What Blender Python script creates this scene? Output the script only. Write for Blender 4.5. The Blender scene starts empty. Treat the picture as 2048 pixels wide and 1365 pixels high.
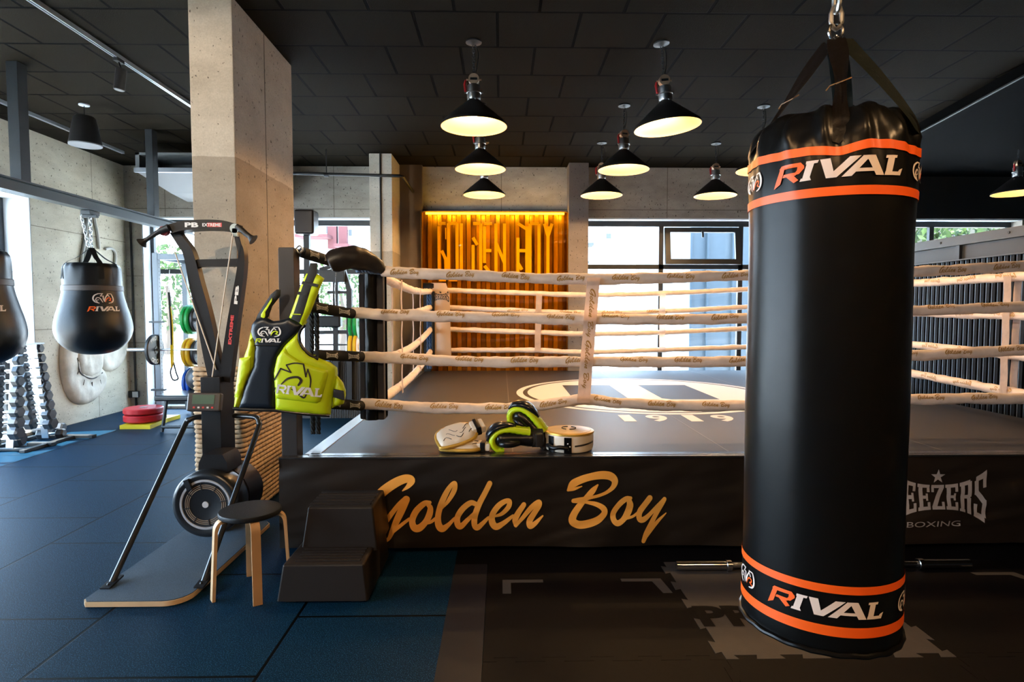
import bpy, bmesh, math, random
from mathutils import Vector, Matrix, Euler, noise
from mathutils.geometry import delaunay_2d_cdt
random.seed(7)
PI = math.pi
sc = bpy.context.scene
COL = sc.collection
V = Vector

# ------------------------------------------------------------------ camera
F = 1200.0
CAM = V((0, 0, 1.48))
PITCH = math.atan(60.5 / F)
YAW = math.atan(21.0 / F)
cd = bpy.data.cameras.new('camera')
cam = bpy.data.objects.new('camera', cd)
COL.objects.link(cam)
cam.location = CAM
cam.rotation_euler = (PI / 2 - PITCH, 0, -YAW)
cd.sensor_width = 36
cd.lens = 36 * F / 2048
cd.clip_start = 0.05
cd.clip_end = 500
sc.camera = cam
RM = cam.rotation_euler.to_matrix()

def ray(px, py):
    return RM @ V(((px - 1024) / F, (682.5 - py) / F, -1))
def at(px, py, Y):
    d = ray(px, py)
    return CAM + d * (Y / d.y)
def onz(px, py, z):
    d = ray(px, py)
    return CAM + d * ((z - CAM.z) / d.z)
def onx(px, py, x):
    d = ray(px, py)
    return CAM + d * (x / d.x)

# ------------------------------------------------------------------ materials
MATS = {}
def nt(name):
    m = bpy.data.materials.new(name)
    m.use_nodes = True
    n = m.node_tree.nodes
    return m, n, m.node_tree.links, n['Principled BSDF']

def mat(name, col, rough=0.5, metal=0.0, var=0.0, vscale=6.0, bump=0.0, bscale=40.0, spec=0.5, coat=0.0, coatr=0.1,
        col2=None, vdetail=4.0, bdist=0.01):
    if name in MATS: return MATS[name]
    m, n, l, b = nt(name)
    b.inputs['Roughness'].default_value = rough
    b.inputs['Metallic'].default_value = metal
    b.inputs['Specular IOR Level'].default_value = spec
    b.inputs['Coat Weight'].default_value = coat
    b.inputs['Coat Roughness'].default_value = coatr
    tc = n.new('ShaderNodeTexCoord')
    if var > 0 or col2:
        nz = n.new('ShaderNodeTexNoise')
        nz.inputs['Scale'].default_value = vscale
        nz.inputs['Detail'].default_value = vdetail
        l.new(tc.outputs['Object'], nz.inputs['Vector'])
        mx = n.new('ShaderNodeMix'); mx.data_type = 'RGBA'
        c2 = col2 if col2 else tuple(min(1, c * (1 + var)) for c in col)
        c1 = col if col2 else tuple(c * (1 - var) for c in col)
        mx.inputs['A'].default_value = (*c1, 1)
        mx.inputs['B'].default_value = (*c2, 1)
        rp = n.new('ShaderNodeValToRGB')
        rp.color_ramp.elements[0].position = 0.3
        rp.color_ramp.elements[1].position = 0.7
        l.new(nz.outputs['Fac'], rp.inputs['Fac'])
        l.new(rp.outputs['Color'], mx.inputs['Factor'])
        l.new(mx.outputs['Result'], b.inputs['Base Color'])
    else:
        b.inputs['Base Color'].default_value = (*col, 1)
    if bump > 0:
        n2 = n.new('ShaderNodeTexNoise')
        n2.inputs['Scale'].default_value = bscale
        n2.inputs['Detail'].default_value = 5
        l.new(tc.outputs['Object'], n2.inputs['Vector'])
        bp = n.new('ShaderNodeBump')
        bp.inputs['Strength'].default_value = bump
        bp.inputs['Distance'].default_value = bdist
        l.new(n2.outputs['Fac'], bp.inputs['Height'])
        l.new(bp.outputs['Normal'], b.inputs['Normal'])
    MATS[name] = m
    return m

def emis(name, col, s):
    if name in MATS: return MATS[name]
    m, n, l, b = nt(name)
    b.inputs['Base Color'].default_value = (*col, 1)
    b.inputs['Emission Color'].default_value = (*col, 1)
    b.inputs['Emission Strength'].default_value = s
    MATS[name] = m
    return m

def concrete(name, c1, c2, seam=None, joint=None):
    m, n, l, b = nt(name)
    tc = n.new('ShaderNodeTexCoord')
    big = n.new('ShaderNodeTexNoise'); big.inputs['Scale'].default_value = 1.6; big.inputs['Detail'].default_value = 8; big.inputs['Roughness'].default_value = 0.65
    mp = n.new('ShaderNodeMapping'); mp.inputs['Scale'].default_value = (1, 1, 2.2)
    l.new(tc.outputs['Object'], mp.inputs['Vector']); l.new(mp.outputs['Vector'], big.inputs['Vector'])
    rp = n.new('ShaderNodeValToRGB')
    rp.color_ramp.elements[0].position = 0.3; rp.color_ramp.elements[0].color = (*c1, 1)
    rp.color_ramp.elements[1].position = 0.68; rp.color_ramp.elements[1].color = (*c2, 1)
    l.new(big.outputs['Fac'], rp.inputs['Fac'])
    fine = n.new('ShaderNodeTexNoise'); fine.inputs['Scale'].default_value = 90; fine.inputs['Detail'].default_value = 4
    l.new(tc.outputs['Object'], fine.inputs['Vector'])
    mx = n.new('ShaderNodeMix'); mx.data_type = 'RGBA'; mx.blend_type = 'MULTIPLY'; mx.inputs['Factor'].default_value = 0.35
    l.new(rp.outputs['Color'], mx.inputs['A']); l.new(fine.outputs['Fac'], mx.inputs['B'])
    # air-bubble pores
    vo = n.new('ShaderNodeTexNoise'); vo.inputs['Scale'].default_value = 46; vo.inputs['Detail'].default_value = 1.0
    mp2 = n.new('ShaderNodeMapping'); mp2.inputs['Scale'].default_value = (1, 1, 0.75)
    l.new(tc.outputs['Object'], mp2.inputs['Vector']); l.new(mp2.outputs['Vector'], vo.inputs['Vector'])
    pr = n.new('ShaderNodeValToRGB')
    pr.color_ramp.elements[0].position = 0.258; pr.color_ramp.elements[0].color = (0.12, 0.11, 0.1, 1)
    pr.color_ramp.elements[1].position = 0.298; pr.color_ramp.elements[1].color = (1, 1, 1, 1)
    l.new(vo.outputs['Fac'], pr.inputs['Fac'])
    m2 = n.new('ShaderNodeMix'); m2.data_type = 'RGBA'; m2.blend_type = 'MULTIPLY'; m2.inputs['Factor'].default_value = 0.85
    l.new(mx.outputs['Result'], m2.inputs['A']); l.new(pr.outputs['Color'], m2.inputs['B'])
    out = m2.outputs['Result']
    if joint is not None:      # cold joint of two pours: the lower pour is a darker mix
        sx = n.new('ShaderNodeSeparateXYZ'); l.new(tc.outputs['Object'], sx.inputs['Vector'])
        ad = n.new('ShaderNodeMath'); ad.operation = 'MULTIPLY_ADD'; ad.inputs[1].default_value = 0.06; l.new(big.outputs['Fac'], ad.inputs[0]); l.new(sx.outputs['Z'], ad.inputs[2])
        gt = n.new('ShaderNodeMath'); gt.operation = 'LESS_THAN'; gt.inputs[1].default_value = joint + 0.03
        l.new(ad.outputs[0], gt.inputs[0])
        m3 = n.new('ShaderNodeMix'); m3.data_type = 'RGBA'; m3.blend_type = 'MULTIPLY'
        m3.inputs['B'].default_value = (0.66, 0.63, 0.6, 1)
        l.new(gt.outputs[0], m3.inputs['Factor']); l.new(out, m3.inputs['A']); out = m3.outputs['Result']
    if seam:
        br = n.new('ShaderNodeTexBrick')
        br.inputs['Scale'].default_value = 1; br.inputs['Mortar Size'].default_value = 0.006; br.inputs['Mortar Smooth'].default_value = 0.3
        br.inputs['Brick Width'].default_value = seam[0]; br.inputs['Row Height'].default_value = seam[1]; br.offset = 0
        sx2 = n.new('ShaderNodeSeparateXYZ'); l.new(tc.outputs['Object'], sx2.inputs['Vector'])
        cb = n.new('ShaderNodeCombineXYZ')
        l.new(sx2.outputs[seam[2]], cb.inputs[0]); l.new(sx2.outputs['Z'], cb.inputs[1])
        l.new(cb.outputs[0], br.inputs['Vector'])
        m4 = n.new('ShaderNodeMix'); m4.data_type = 'RGBA'; m4.blend_type = 'MULTIPLY'
        m4.inputs['B'].default_value = (0.45, 0.43, 0.4, 1)
        l.new(br.outputs['Fac'], m4.inputs['Factor']); l.new(out, m4.inputs['A']); out = m4.outputs['Result']
    l.new(out, b.inputs['Base Color'])
    b.inputs['Roughness'].default_value = 0.75
    bp = n.new('ShaderNodeBump'); bp.inputs['Strength'].default_value = 0.5; bp.inputs['Distance'].default_value = 0.006
    l.new(m2.outputs['Result'], bp.inputs['Height']); l.new(bp.outputs['Normal'], b.inputs['Normal'])
    return m

def tiled(name, u, v, bw, rh, phase, mortar, c1, c2, cm, rough, speck=None, bumpd=0.004, offset=0.5, spec=0.5, speckscale=220):
    m, n, l, b = nt(name)
    tc = n.new('ShaderNodeTexCoord')
    sx = n.new('ShaderNodeSeparateXYZ'); l.new(tc.outputs['Object'], sx.inputs['Vector'])
    cb = n.new('ShaderNodeCombineXYZ'); l.new(sx.outputs[u], cb.inputs[0]); l.new(sx.outputs[v], cb.inputs[1])
    mp = n.new('ShaderNodeMapping'); mp.inputs['Location'].default_value = (phase[0], phase[1], 0)
    l.new(cb.outputs[0], mp.inputs['Vector'])
    br = n.new('ShaderNodeTexBrick')
    br.inputs['Scale'].default_value = 1; br.inputs['Mortar Size'].default_value = mortar; br.inputs['Mortar Smooth'].default_value = 0.2
    br.inputs['Brick Width'].default_value = bw; br.inputs['Row Height'].default_value = rh; br.offset = offset
    br.inputs['Color1'].default_value = (*c1, 1); br.inputs['Color2'].default_value = (*c2, 1); br.inputs['Mortar'].default_value = (*cm, 1)
    l.new(mp.outputs[0], br.inputs['Vector'])
    out = br.outputs['Color']
    fn = n.new('ShaderNodeTexNoise'); fn.inputs['Scale'].default_value = speckscale; fn.inputs['Detail'].default_value = 3
    l.new(tc.outputs['Object'], fn.inputs['Vector'])
    if speck:
        rp = n.new('ShaderNodeValToRGB')
        rp.color_ramp.elements[0].position = 0.54; rp.color_ramp.elements[0].color = (0, 0, 0, 1)
        rp.color_ramp.elements[1].position = 0.66; rp.color_ramp.elements[1].color = (1, 1, 1, 1)
        l.new(fn.outputs['Fac'], rp.inputs['Fac'])
        mx = n.new('ShaderNodeMix'); mx.data_type = 'RGBA'; mx.inputs['B'].default_value = (*speck, 1)
        sb = n.new('ShaderNodeMath'); sb.operation = 'SUBTRACT'; sb.use_clamp = True; l.new(rp.outputs['Color'], sb.inputs[0]); l.new(br.outputs['Fac'], sb.inputs[1])
        l.new(sb.outputs[0], mx.inputs['Factor']); l.new(out, mx.inputs['A']); out = mx.outputs['Result']
    l.new(out, b.inputs['Base Color'])
    b.inputs['Roughness'].default_value = rough
    b.inputs['Specular IOR Level'].default_value = spec
    hh = n.new('ShaderNodeMath'); hh.operation = 'MULTIPLY_ADD'; hh.inputs[1].default_value = -1.0
    l.new(br.outputs['Fac'], hh.inputs[0])
    sm = n.new('ShaderNodeMath'); sm.operation = 'MULTIPLY'; sm.inputs[1].default_value = 0.25
    l.new(fn.outputs['Fac'], sm.inputs[0]); l.new(sm.outputs[0], hh.inputs[2])
    bp = n.new('ShaderNodeBump'); bp.inputs['Strength'].default_value = 0.6; bp.inputs['Distance'].default_value = bumpd
    l.new(hh.outputs[0], bp.inputs['Height']); l.new(bp.outputs['Normal'], b.inputs['Normal'])
    return m

def pane(name, tint, gloss=0.06, rough=0.0):
    m, n, l, b = nt(name)
    n.remove(b)
    o = n['Material Output']
    t = n.new('ShaderNodeBsdfTransparent'); t.inputs['Color'].default_value = (*tint, 1)
    g = n.new('ShaderNodeBsdfGlossy'); g.inputs['Roughness'].default_value = rough
    fr = n.new('ShaderNodeFresnel'); fr.inputs['IOR'].default_value = 1.45
    mx = n.new('ShaderNodeMixShader')
    ge = n.new('ShaderNodeNewGeometry'); iv = n.new('ShaderNodeMath'); iv.operation = 'SUBTRACT'; iv.inputs[0].default_value = 1; l.new(ge.outputs['Backfacing'], iv.inputs[1])
    ml_ = n.new('ShaderNodeMath'); ml_.operation = 'MULTIPLY'; l.new(fr.outputs[0], ml_.inputs[0]); l.new(iv.outputs[0], ml_.inputs[1])
    l.new(ml_.outputs[0], mx.inputs[0]); l.new(t.outputs[0], mx.inputs[1]); l.new(g.outputs[0], mx.inputs[2])
    l.new(mx.outputs[0], o.inputs['Surface'])
    return m

# ------------------------------------------------------------------ mesh helpers
def new(): return bmesh.new()

def box(bm, x0, x1, y0, y1, z0, z1, bev=0.0, seg=2, M=None):
    mm = Matrix.Translation(((x0 + x1) / 2, (y0 + y1) / 2, (z0 + z1) / 2)) @ Matrix.Diagonal((abs(x1 - x0), abs(y1 - y0), abs(z1 - z0), 1))
    if M is not None: mm = M @ mm
    r = bmesh.ops.create_cube(bm, size=1, matrix=mm)
    if bev > 0:
        es = list({e for v in r['verts'] for e in v.link_edges})
        bmesh.ops.bevel(bm, geom=es, offset=bev, segments=seg, profile=0.5, affect='EDGES')
    return bm

def frame(d, up=V((0, 0, 1))):
    d = d.normalized()
    if abs(d.dot(up)) > 0.98: up = V((0, 1, 0))
    s = d.cross(up).normalized()
    u = s.cross(d).normalized()
    return s, u

def bar(bm, p, q, w, t, up=V((0, 0, 1)), bev=0.0):
    p, q = V(p), V(q)
    d = (q - p)
    s, u = frame(d, up)
    M = Matrix((( s.x, d.normalized().x, u.x, (p.x + q.x) / 2), (s.y, d.normalized().y, u.y, (p.y + q.y) / 2), (s.z, d.normalized().z, u.z, (p.z + q.z) / 2), (0, 0, 0, 1)))
    L = d.length
    return box(bm, -w / 2, w / 2, -L / 2, L / 2, -t / 2, t / 2, bev, 2, M)

def cr(pts, n=8, closed=False):
    """Catmull-Rom through tuples of any length"""
    out = []
    N = len(pts)
    rng = N if closed else N - 1
    for i in range(rng):
        p1 = pts[i]; p2 = pts[(i + 1) % N]
        p0 = pts[i - 1] if (i > 0 or closed) else tuple(2 * a - b for a, b in zip(p1, p2))
        p3 = pts[(i + 2) % N] if (i + 2 < N or closed) else tuple(2 * b - a for a, b in zip(p1, p2))
        for k in range(n):
            t = k / n
            out.append(tuple(0.5 * (2 * b + (-a + c) * t + (2 * a - 5 * b + 4 * c - d) * t * t + (-a + 3 * b - 3 * c + d) * t ** 3) for a, b, c, d in zip(p0, p1, p2, p3)))
    if not closed: out.append(tuple(pts[-1]))
    return out

def tube(bm, pts, r, seg=10, cap=True, closed=False, flat=1.0, up=V((0, 0, 1)), wob=None):
    pts = [V(p) for p in pts]
    N = len(pts)
    rings = []
    pu = None
    for i, p in enumerate(pts):
        a = pts[i - 1] if (i > 0 or closed) else pts[i]
        c = pts[(i + 1) % N] if (i < N - 1 or closed) else pts[i]
        d = (c - a)
        if d.length < 1e-9: d = V((0, 0, 1))
        d.normalize()
        if pu is None:
            s, u = frame(d, up)
        else:
            u = (pu - d * pu.dot(d))
            if u.length < 1e-6: s, u = frame(d, up)
            u.normalize(); s = d.cross(u).normalized()
        pu = u
        rr = r[i] if isinstance(r, (list, tuple)) else r
        ring = []
        for k in range(seg):
            an = 2 * PI * k / seg
            q = p + (s * math.cos(an) * flat + u * math.sin(an)) * rr
            if wob: q += wob(q)
            ring.append(bm.verts.new(q))
        rings.append(ring)
    M = N if closed else N - 1
    for i in range(M):
        A, B = rings[i], rings[(i + 1) % N]
        for k in range(seg):
            bm.faces.new((A[k], A[(k + 1) % seg], B[(k + 1) % seg], B[k]))
    if cap and not closed:
        bm.faces.new(rings[0][::-1]); bm.faces.new(rings[-1])
    return bm

def lathe(bm, prof, seg=32, M=None, disp=None, cap=True):
    rings = []
    for (r, z) in prof:
        ring = []
        for k in range(seg):
            a = 2 * PI * k / seg
            q = V((r * math.cos(a), r * math.sin(a), z))
            if disp: q = disp(q, a)
            if M is not None: q = M @ q
            ring.append(bm.verts.new(q))
        rings.append(ring)
    for A, B in zip(rings, rings[1:]):
        for k in range(seg):
            bm.faces.new((A[k], A[(k + 1) % seg], B[(k + 1) % seg], B[k]))
    if cap:
        bm.faces.new(rings[0][::-1]); bm.faces.new(rings[-1])
    return bm

def prism(bm, poly, M, t):
    """polygon in the local xy plane, extruded by t along local z, placed by M"""
    a = [bm.verts.new(M @ V((x, y, 0))) for x, y in poly]
    b = [bm.verts.new(M @ V((x, y, t))) for x, y in poly]
    bm.faces.new(a[::-1]); bm.faces.new(b)
    for i in range(len(poly)):
        j = (i + 1) % len(poly)
        bm.faces.new((a[i], a[j], b[j], b[i]))
    return bm

def sphere(bm, c, r, M=None, u=20, v=12):
    mm = Matrix.Translation(c) @ (M if M is not None else Matrix.Identity(4)) @ Matrix.Diagonal((r if not isinstance(r, tuple) else r[0], r if not isinstance(r, tuple) else r[1], r if not isinstance(r, tuple) else r[2], 1))
    bmesh.ops.create_uvsphere(bm, u_segments=u, v_segments=v, radius=1, matrix=mm)
    return bm

def cyl(bm, p, q, r, seg=20, r2=None):
    p, q = V(p), V(q)
    return tube(bm, [p, q], [r, r if r2 is None else r2], seg)

def sheet(bm, fn, nu, nv, closeu=False):
    g = [[bm.verts.new(fn(i / nu, j / nv)) for j in range(nv + 1)] for i in range(nu if closeu else nu + 1)]
    n = len(g)
    for i in range(nu):
        A = g[i]; B = g[(i + 1) % n]
        for j in range(nv):
            bm.faces.new((A[j], B[j], B[j + 1], A[j + 1]))
    return bm

def wpos(o):
    p = V((0, 0, 0))
    while o is not None:
        p += o.location; o = o.parent
    return p

def obj(name, bm, m, parent=None, world=True, smooth=40, label=None, recalc=True):
    if recalc: bmesh.ops.recalc_face_normals(bm, faces=bm.faces)
    if parent is not None and world:
        bmesh.ops.translate(bm, verts=bm.verts, vec=-wpos(parent))
    me = bpy.data.meshes.new(name)
    bm.to_mesh(me); bm.free()
    if smooth:
        me.shade_smooth()
        try: me.set_sharp_from_angle(angle=math.radians(smooth))
        except Exception: pass
    me.materials.append(m)
    o = bpy.data.objects.new(name, me)
    COL.objects.link(o)
    if parent is not None: o.parent = parent
    if label: o['label'] = label
    if smooth and len(me.polygons) < 500:
        wn_ = o.modifiers.new('weighted_normal', 'WEIGHTED_NORMAL'); wn_.keep_sharp = True; wn_.weight = 80
    return o

def tag(o, label, cat, group=None):
    o['label'] = label; o['category'] = cat
    if group: o['group'] = group
    return o

def thing(name, label, cat, loc=(0, 0, 0), rotz=0.0, group=None):
    o = bpy.data.objects.new(name, None)
    o.empty_display_size = 0.05
    COL.objects.link(o)
    o.location = V(loc); o.rotation_euler = (0, 0, rotz)
    return tag(o, label, cat, group)

def single(name, bm, m, label, cat, base, group=None, smooth=40):
    """a thing that is one mesh, its origin at base"""
    bmesh.ops.translate(bm, verts=bm.verts, vec=-V(base))
    o = obj(name, bm, m, None, False, smooth)
    o.location = V(base)
    return tag(o, label, cat, group)

def struct(name, bm, m, smooth=0):
    o = obj(name, bm, m, None, True, smooth)
    o['kind'] = 'structure'
    return o

def dup(root, loc, rotz=None, label=None):
    r = root.copy(); COL.objects.link(r); r.location = V(loc)
    if rotz is not None: r.rotation_euler = (r.rotation_euler[0], r.rotation_euler[1], rotz)
    if label: r['label'] = label
    for ch in list(root.children):
        c = ch.copy(); COL.objects.link(c); c.parent = r
        for g in list(ch.children):
            d = g.copy(); COL.objects.link(d); d.parent = c
    return r

def pillow(bm, poly, put, thick, puff=0.0, edge=0.03, step=0.02, back=True, shape=None):
    """padded panel: polygon outline in metres, put(x, y, d) places a point d in front of the base plane"""
    pts = []
    N = len(poly)
    for i in range(N):
        a = V(poly[i]); b = V(poly[(i + 1) % N])
        k = max(1, int((b - a).length / step))
        for j in range(k): pts.append(a.lerp(b, j / k))
    nb = len(pts)
    def inside(p):
        c = False
        for i in range(nb):
            a = pts[i]; b = pts[i - 1]
            if (a.y > p.y) != (b.y > p.y) and p.x < (b.x - a.x) * (p.y - a.y) / (b.y - a.y) + a.x: c = not c
        return c
    def dist(p):
        best = 9
        for i in range(N):
            a = V(poly[i]); b = V(poly[(i + 1) % N]); ab = b - a
            t = max(0, min(1, (p - a).dot(ab) / max(ab.length_squared, 1e-12)))
            best = min(best, (a + ab * t - p).length)
        return best
    xs = [p.x for p in pts]; ys = [p.y for p in pts]
    allp = list(pts)
    y = min(ys) + step * 0.5
    row = 0
    while y < max(ys):
        x = min(xs) + step * (0.5 if row % 2 else 0.1)
        while x < max(xs):
            p = V((x, y))
            if inside(p) and dist(p) > step * 0.45: allp.append(p)
            x += step
        y += step * 0.87; row += 1
    res = delaunay_2d_cdt(allp, [(i, (i + 1) % nb) for i in range(nb)], [], 1, 1e-6)
    vs = res[0]; fs = res[2]
    fr = []
    for p in vs:
        d = min(1, dist(p) / edge)
        h = thick + puff * math.sqrt(max(0, 1 - (1 - d) ** 2))
        if shape: h += shape(p.x, p.y) * d
        fr.append(bm.verts.new(put(p.x, p.y, h)))
    for f in fs: bm.faces.new([fr[i] for i in f])
    if back:
        bk = [bm.verts.new(put(p.x, p.y, 0)) for p in vs]
        for f in fs: bm.faces.new([bk[i] for i in reversed(f)])
        # outline walls
        idx = {}
        from collections import Counter
        cnt = Counter()
        dr = {}
        for f in fs:
            for i in range(3):
                a, b = f[i], f[(i + 1) % 3]
                key = (min(a, b), max(a, b)); cnt[key] += 1; dr[key] = (a, b)
        for k, c in cnt.items():
            if c == 1:
                a, b = dr[k]
                bm.faces.new((fr[b], fr[a], bk[a], bk[b]))
    return bm

# ------------------------------------------------------------------ lettering: flat shapes (verts, faces) in 2D
def strokes2d(strokes, sub=7, wscale=1.0, capn=6):
    vs, fs = [], []
    for st in strokes:
        P = cr(st, sub) if len(st) > 2 else [tuple(st[0]), tuple(st[-1])]
        N = len(P)
        L, R = [], []
        for i, (x, y, w) in enumerate(P):
            a = P[max(0, i - 1)]; c = P[min(N - 1, i + 1)]
            dx, dy = c[0] - a[0], c[1] - a[1]
            ln = math.hypot(dx, dy) or 1
            nx, ny = -dy / ln, dx / ln
            w = max(w, 0.0) * wscale / 2
            L.append((x + nx * w, y + ny * w)); R.append((x - nx * w, y - ny * w))
        b = len(vs)
        for i in range(N): vs += [L[i], R[i]]
        for i in range(N - 1): fs.append((b + 2 * i, b + 2 * i + 1, b + 2 * i + 3, b + 2 * i + 2))
        for end in (0, N - 1):
            x, y, w = P[end]; w = w * wscale / 2
            c = len(vs)
            vs += [(x + w * math.cos(2 * PI * k / (2 * capn)), y + w * math.sin(2 * PI * k / (2 * capn))) for k in range(2 * capn)]
            fs.append(tuple(range(c, c + 2 * capn)))
    return vs, fs

def polys2d(polys):
    vs, fs = [], []
    for p in polys:
        b = len(vs); vs += list(p); fs.append(tuple(range(b, b + len(p))))
    return vs, fs

_tc = {}
def text2d(s, shear=0.0, bold=0.0, spacing=1.0, width=None, height=None):
    key = (s, shear, bold, spacing)
    if key not in _tc:
        cu = bpy.data.curves.new('t', 'FONT'); cu.body = s; cu.shear = shear; cu.offset = bold; cu.space_character = spacing
        cu.resolution_u = 4
        o = bpy.data.objects.new('t', cu)
        me = bpy.data.meshes.new_from_object(o)
        vs = [(v.co.x, v.co.y) for v in me.vertices]; fs = [tuple(p.vertices) for p in me.polygons]
        bpy.data.objects.remove(o); bpy.data.curves.remove(cu); bpy.data.meshes.remove(me)
        x0 = min(v[0] for v in vs); x1 = max(v[0] for v in vs); y0 = min(v[1] for v in vs); y1 = max(v[1] for v in vs)
        vs = [((x - (x0 + x1) / 2) / (x1 - x0), (y - (y0 + y1) / 2) / (y1 - y0)) for x, y in vs]
        _tc[key] = (vs, fs, (x1 - x0) / (y1 - y0))
    vs, fs, asp = _tc[key]
    if height is None: height = width / asp
    if width is None: width = height * asp
    return [(x * width, y * height) for x, y in vs], fs

def scale2d(g, width=None, height=None):
    vs, fs = g
    x0 = min(v[0] for v in vs); x1 = max(v[0] for v in vs); y0 = min(v[1] for v in vs); y1 = max(v[1] for v in vs)
    sx = width / (x1 - x0) if width else None
    sy = height / (y1 - y0) if height else None
    sx = sx or sy; sy = sy or sx
    return [((x - (x0 + x1) / 2) * sx, (y - (y0 + y1) / 2) * sy) for x, y in vs], fs

def decal(name, g, fmap, m, parent, maxlen=None, label=None):
    vs, fs = g
    bm = new()
    bv = [bm.verts.new((x, y, 0)) for x, y in vs]
    for f in fs:
        try: bm.faces.new([bv[i] for i in f])
        except ValueError: pass
    if maxlen:
        bmesh.ops.triangulate(bm, faces=bm.faces)
        for _ in range(4):
            es = [e for e in bm.edges if e.calc_length() > maxlen]
            if not es: break
            bmesh.ops.subdivide_edges(bm, edges=es, cuts=1)
            bmesh.ops.triangulate(bm, faces=[f for f in bm.faces if len(f.verts) > 3])
    for v in bm.verts: v.co = V(fmap(v.co.x, v.co.y))
    return obj(name, bm, m, parent, True, 60, label, recalc=False)

def za(lst):  # photo tracing of the first word to a common frame (y up)
    return [(x / 5.689, -(y / 5.689), w / 5.689) for x, y, w in lst]
def zb(lst):
    return [(340 + x / 6.827, -(y / 6.827), w / 6.827) for x, y, w in lst]
SCRIPT = [za(s) for s in [
    [(410,290,12),(475,240,50),(515,175,85),(440,158,95),(310,212,105),(180,300,110),(90,395,112),(30,490,112),(5,590,105),(35,680,95),(110,700,80),(200,640,65),(290,530,55),(370,440,55),(450,380,70)],
    [(455,385,80),(400,500,84),(340,620,76),(290,730,60),(250,810,40),(180,850,30)],
    [(300,735,40),(400,660,38),(485,600,34)],
    [(725,420,40),(660,432,62),(570,510,72),(522,610,74),(545,685,78),(605,690,78),(675,630,68),(720,550,74),(730,480,62),(700,440,44)],
    [(680,640,30),(740,625,34),(800,585,34)],
    [(862,490,20),(940,400,44),(1008,285,58),(1022,205,48),(985,215,48),(920,305,62),(855,440,68),(822,560,68),(828,655,78),(872,698,74),(940,660,48),(1010,595,32)],
    [(1268,440,52),(1200,422,62),(1110,485,66),(1048,575,66),(1045,645,70),(1082,680,66),(1160,615,50),(1255,525,42)],
    [(1420,205,60),(1360,320,62),(1290,450,66),(1247,570,68),(1242,665,66),(1275,698,64),(1335,655,50),(1405,588,34)],
    [(1478,575,26),(1560,545,46),(1635,470,56),(1648,408,56),(1600,405,56),(1520,455,64),(1452,550,68),(1447,640,76),(1492,690,74),(1575,655,56),(1690,570,34)],
    [(1815,445,56),(1755,530,66),(1715,610,66),(1720,672,46)],
    [(1722,680,36),(1800,595,46),(1900,480,60),(1985,418,54),(1992,455,60),(1930,550,66),(1882,630,70),(1888,685,60),(1945,655,50),(2035,575,18)]]] + [zb(s) for s in [
    [(468,350,24),(535,272,100),(630,222,98),(780,176,95),(940,152,108),(1065,168,108),(1128,228,92),(1105,310,66),(1020,380,46),(900,425,42),(780,450,48),(640,482,76),(550,490,60)],
    [(470,360,14),(560,335,40),(665,300,16)],
    [(890,285,24),(825,355,74),(740,440,76),(650,540,82),(562,660,96),(537,755,108),(620,806,104),(760,792,102),(900,742,96),(982,660,84),(968,592,80),(880,542,62),(760,515,46),(680,505,40)],
    [(1350,458,48),(1285,468,68),(1190,540,74),(1112,650,76),(1112,740,76),(1165,785,76),(1240,745,70),(1310,655,92),(1342,560,96),(1330,490,70)],
    [(1300,720,40),(1380,700,34),(1450,655,36)],
    [(1620,458,76),(1540,560,82),(1475,655,78),(1478,735,76),(1540,738,72),(1640,660,54),(1740,560,62),(1825,470,54)],
    [(1825,475,52),(1760,590,62),(1660,760,66),(1575,920,76),(1530,1025,56)],
    [(1560,990,30),(1640,868,60),(1740,765,46),(1850,660,14)]]]
GB_FULL = strokes2d(SCRIPT, 6)
GB_SMALL = strokes2d(SCRIPT, 3, 1.05, 3)

RIVAL_R = [[(0,-.16),(.55,.05),(.98,.95),(.5,.85)], [(.42,.84),(.62,1),(2.15,1),(2.4,.8),(.8,.78)],
           [(2.4,.82),(2.42,.68),(2.05,.42),(1.6,.38),(1.9,.62),(1.93,.8)], [(.75,.36),(.85,.52),(1.95,.52),(1.8,.36)],
           [(.98,.42),(1.6,.42),(2.02,.1),(1.68,-.02)]]
RIVAL_X = [[(2.28,.1),(2.8,.1),(3.12,.9),(2.6,.9)], [(2.52,.85),(3.34,.85),(3.42,1),(2.56,1)], [(2.1,0),(2.92,0),(2.84,.15),(2.2,.15)],
           [(3.5,1),(4.2,1),(4.42,.32),(4.45,.0),(3.92,0)], [(3.95,0),(4.62,0),(6.25,1),(5.5,1),(4.36,.28)],
           [(4.95,0),(5.62,0),(6.95,1),(6.4,1)], [(6.35,1),(7.25,1),(7.95,0),(7.3,0),(6.72,.78)], [(5.8,.2),(7.4,.2),(7.28,.37),(6.05,.37)],
           [(8.05,.1),(8.55,.1),(8.78,.9),(8.28,.9)], [(8.1,.86),(8.95,.86),(9.02,1),(8.14,1)], [(7.98,0),(9.3,0),(9.52,.36),(9.2,.28),(9.08,.18),(8.05,.18)]]
def rival(width, height, cx=0.0, cy=0.0):
    f = lambda P: [[((x - 4.76) / 9.52 * width + cx, (y - .46) / 1.16 * height + cy) for x, y in p] for p in P]
    return polys2d(f(RIVAL_R)), polys2d(f(RIVAL_X))
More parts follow.
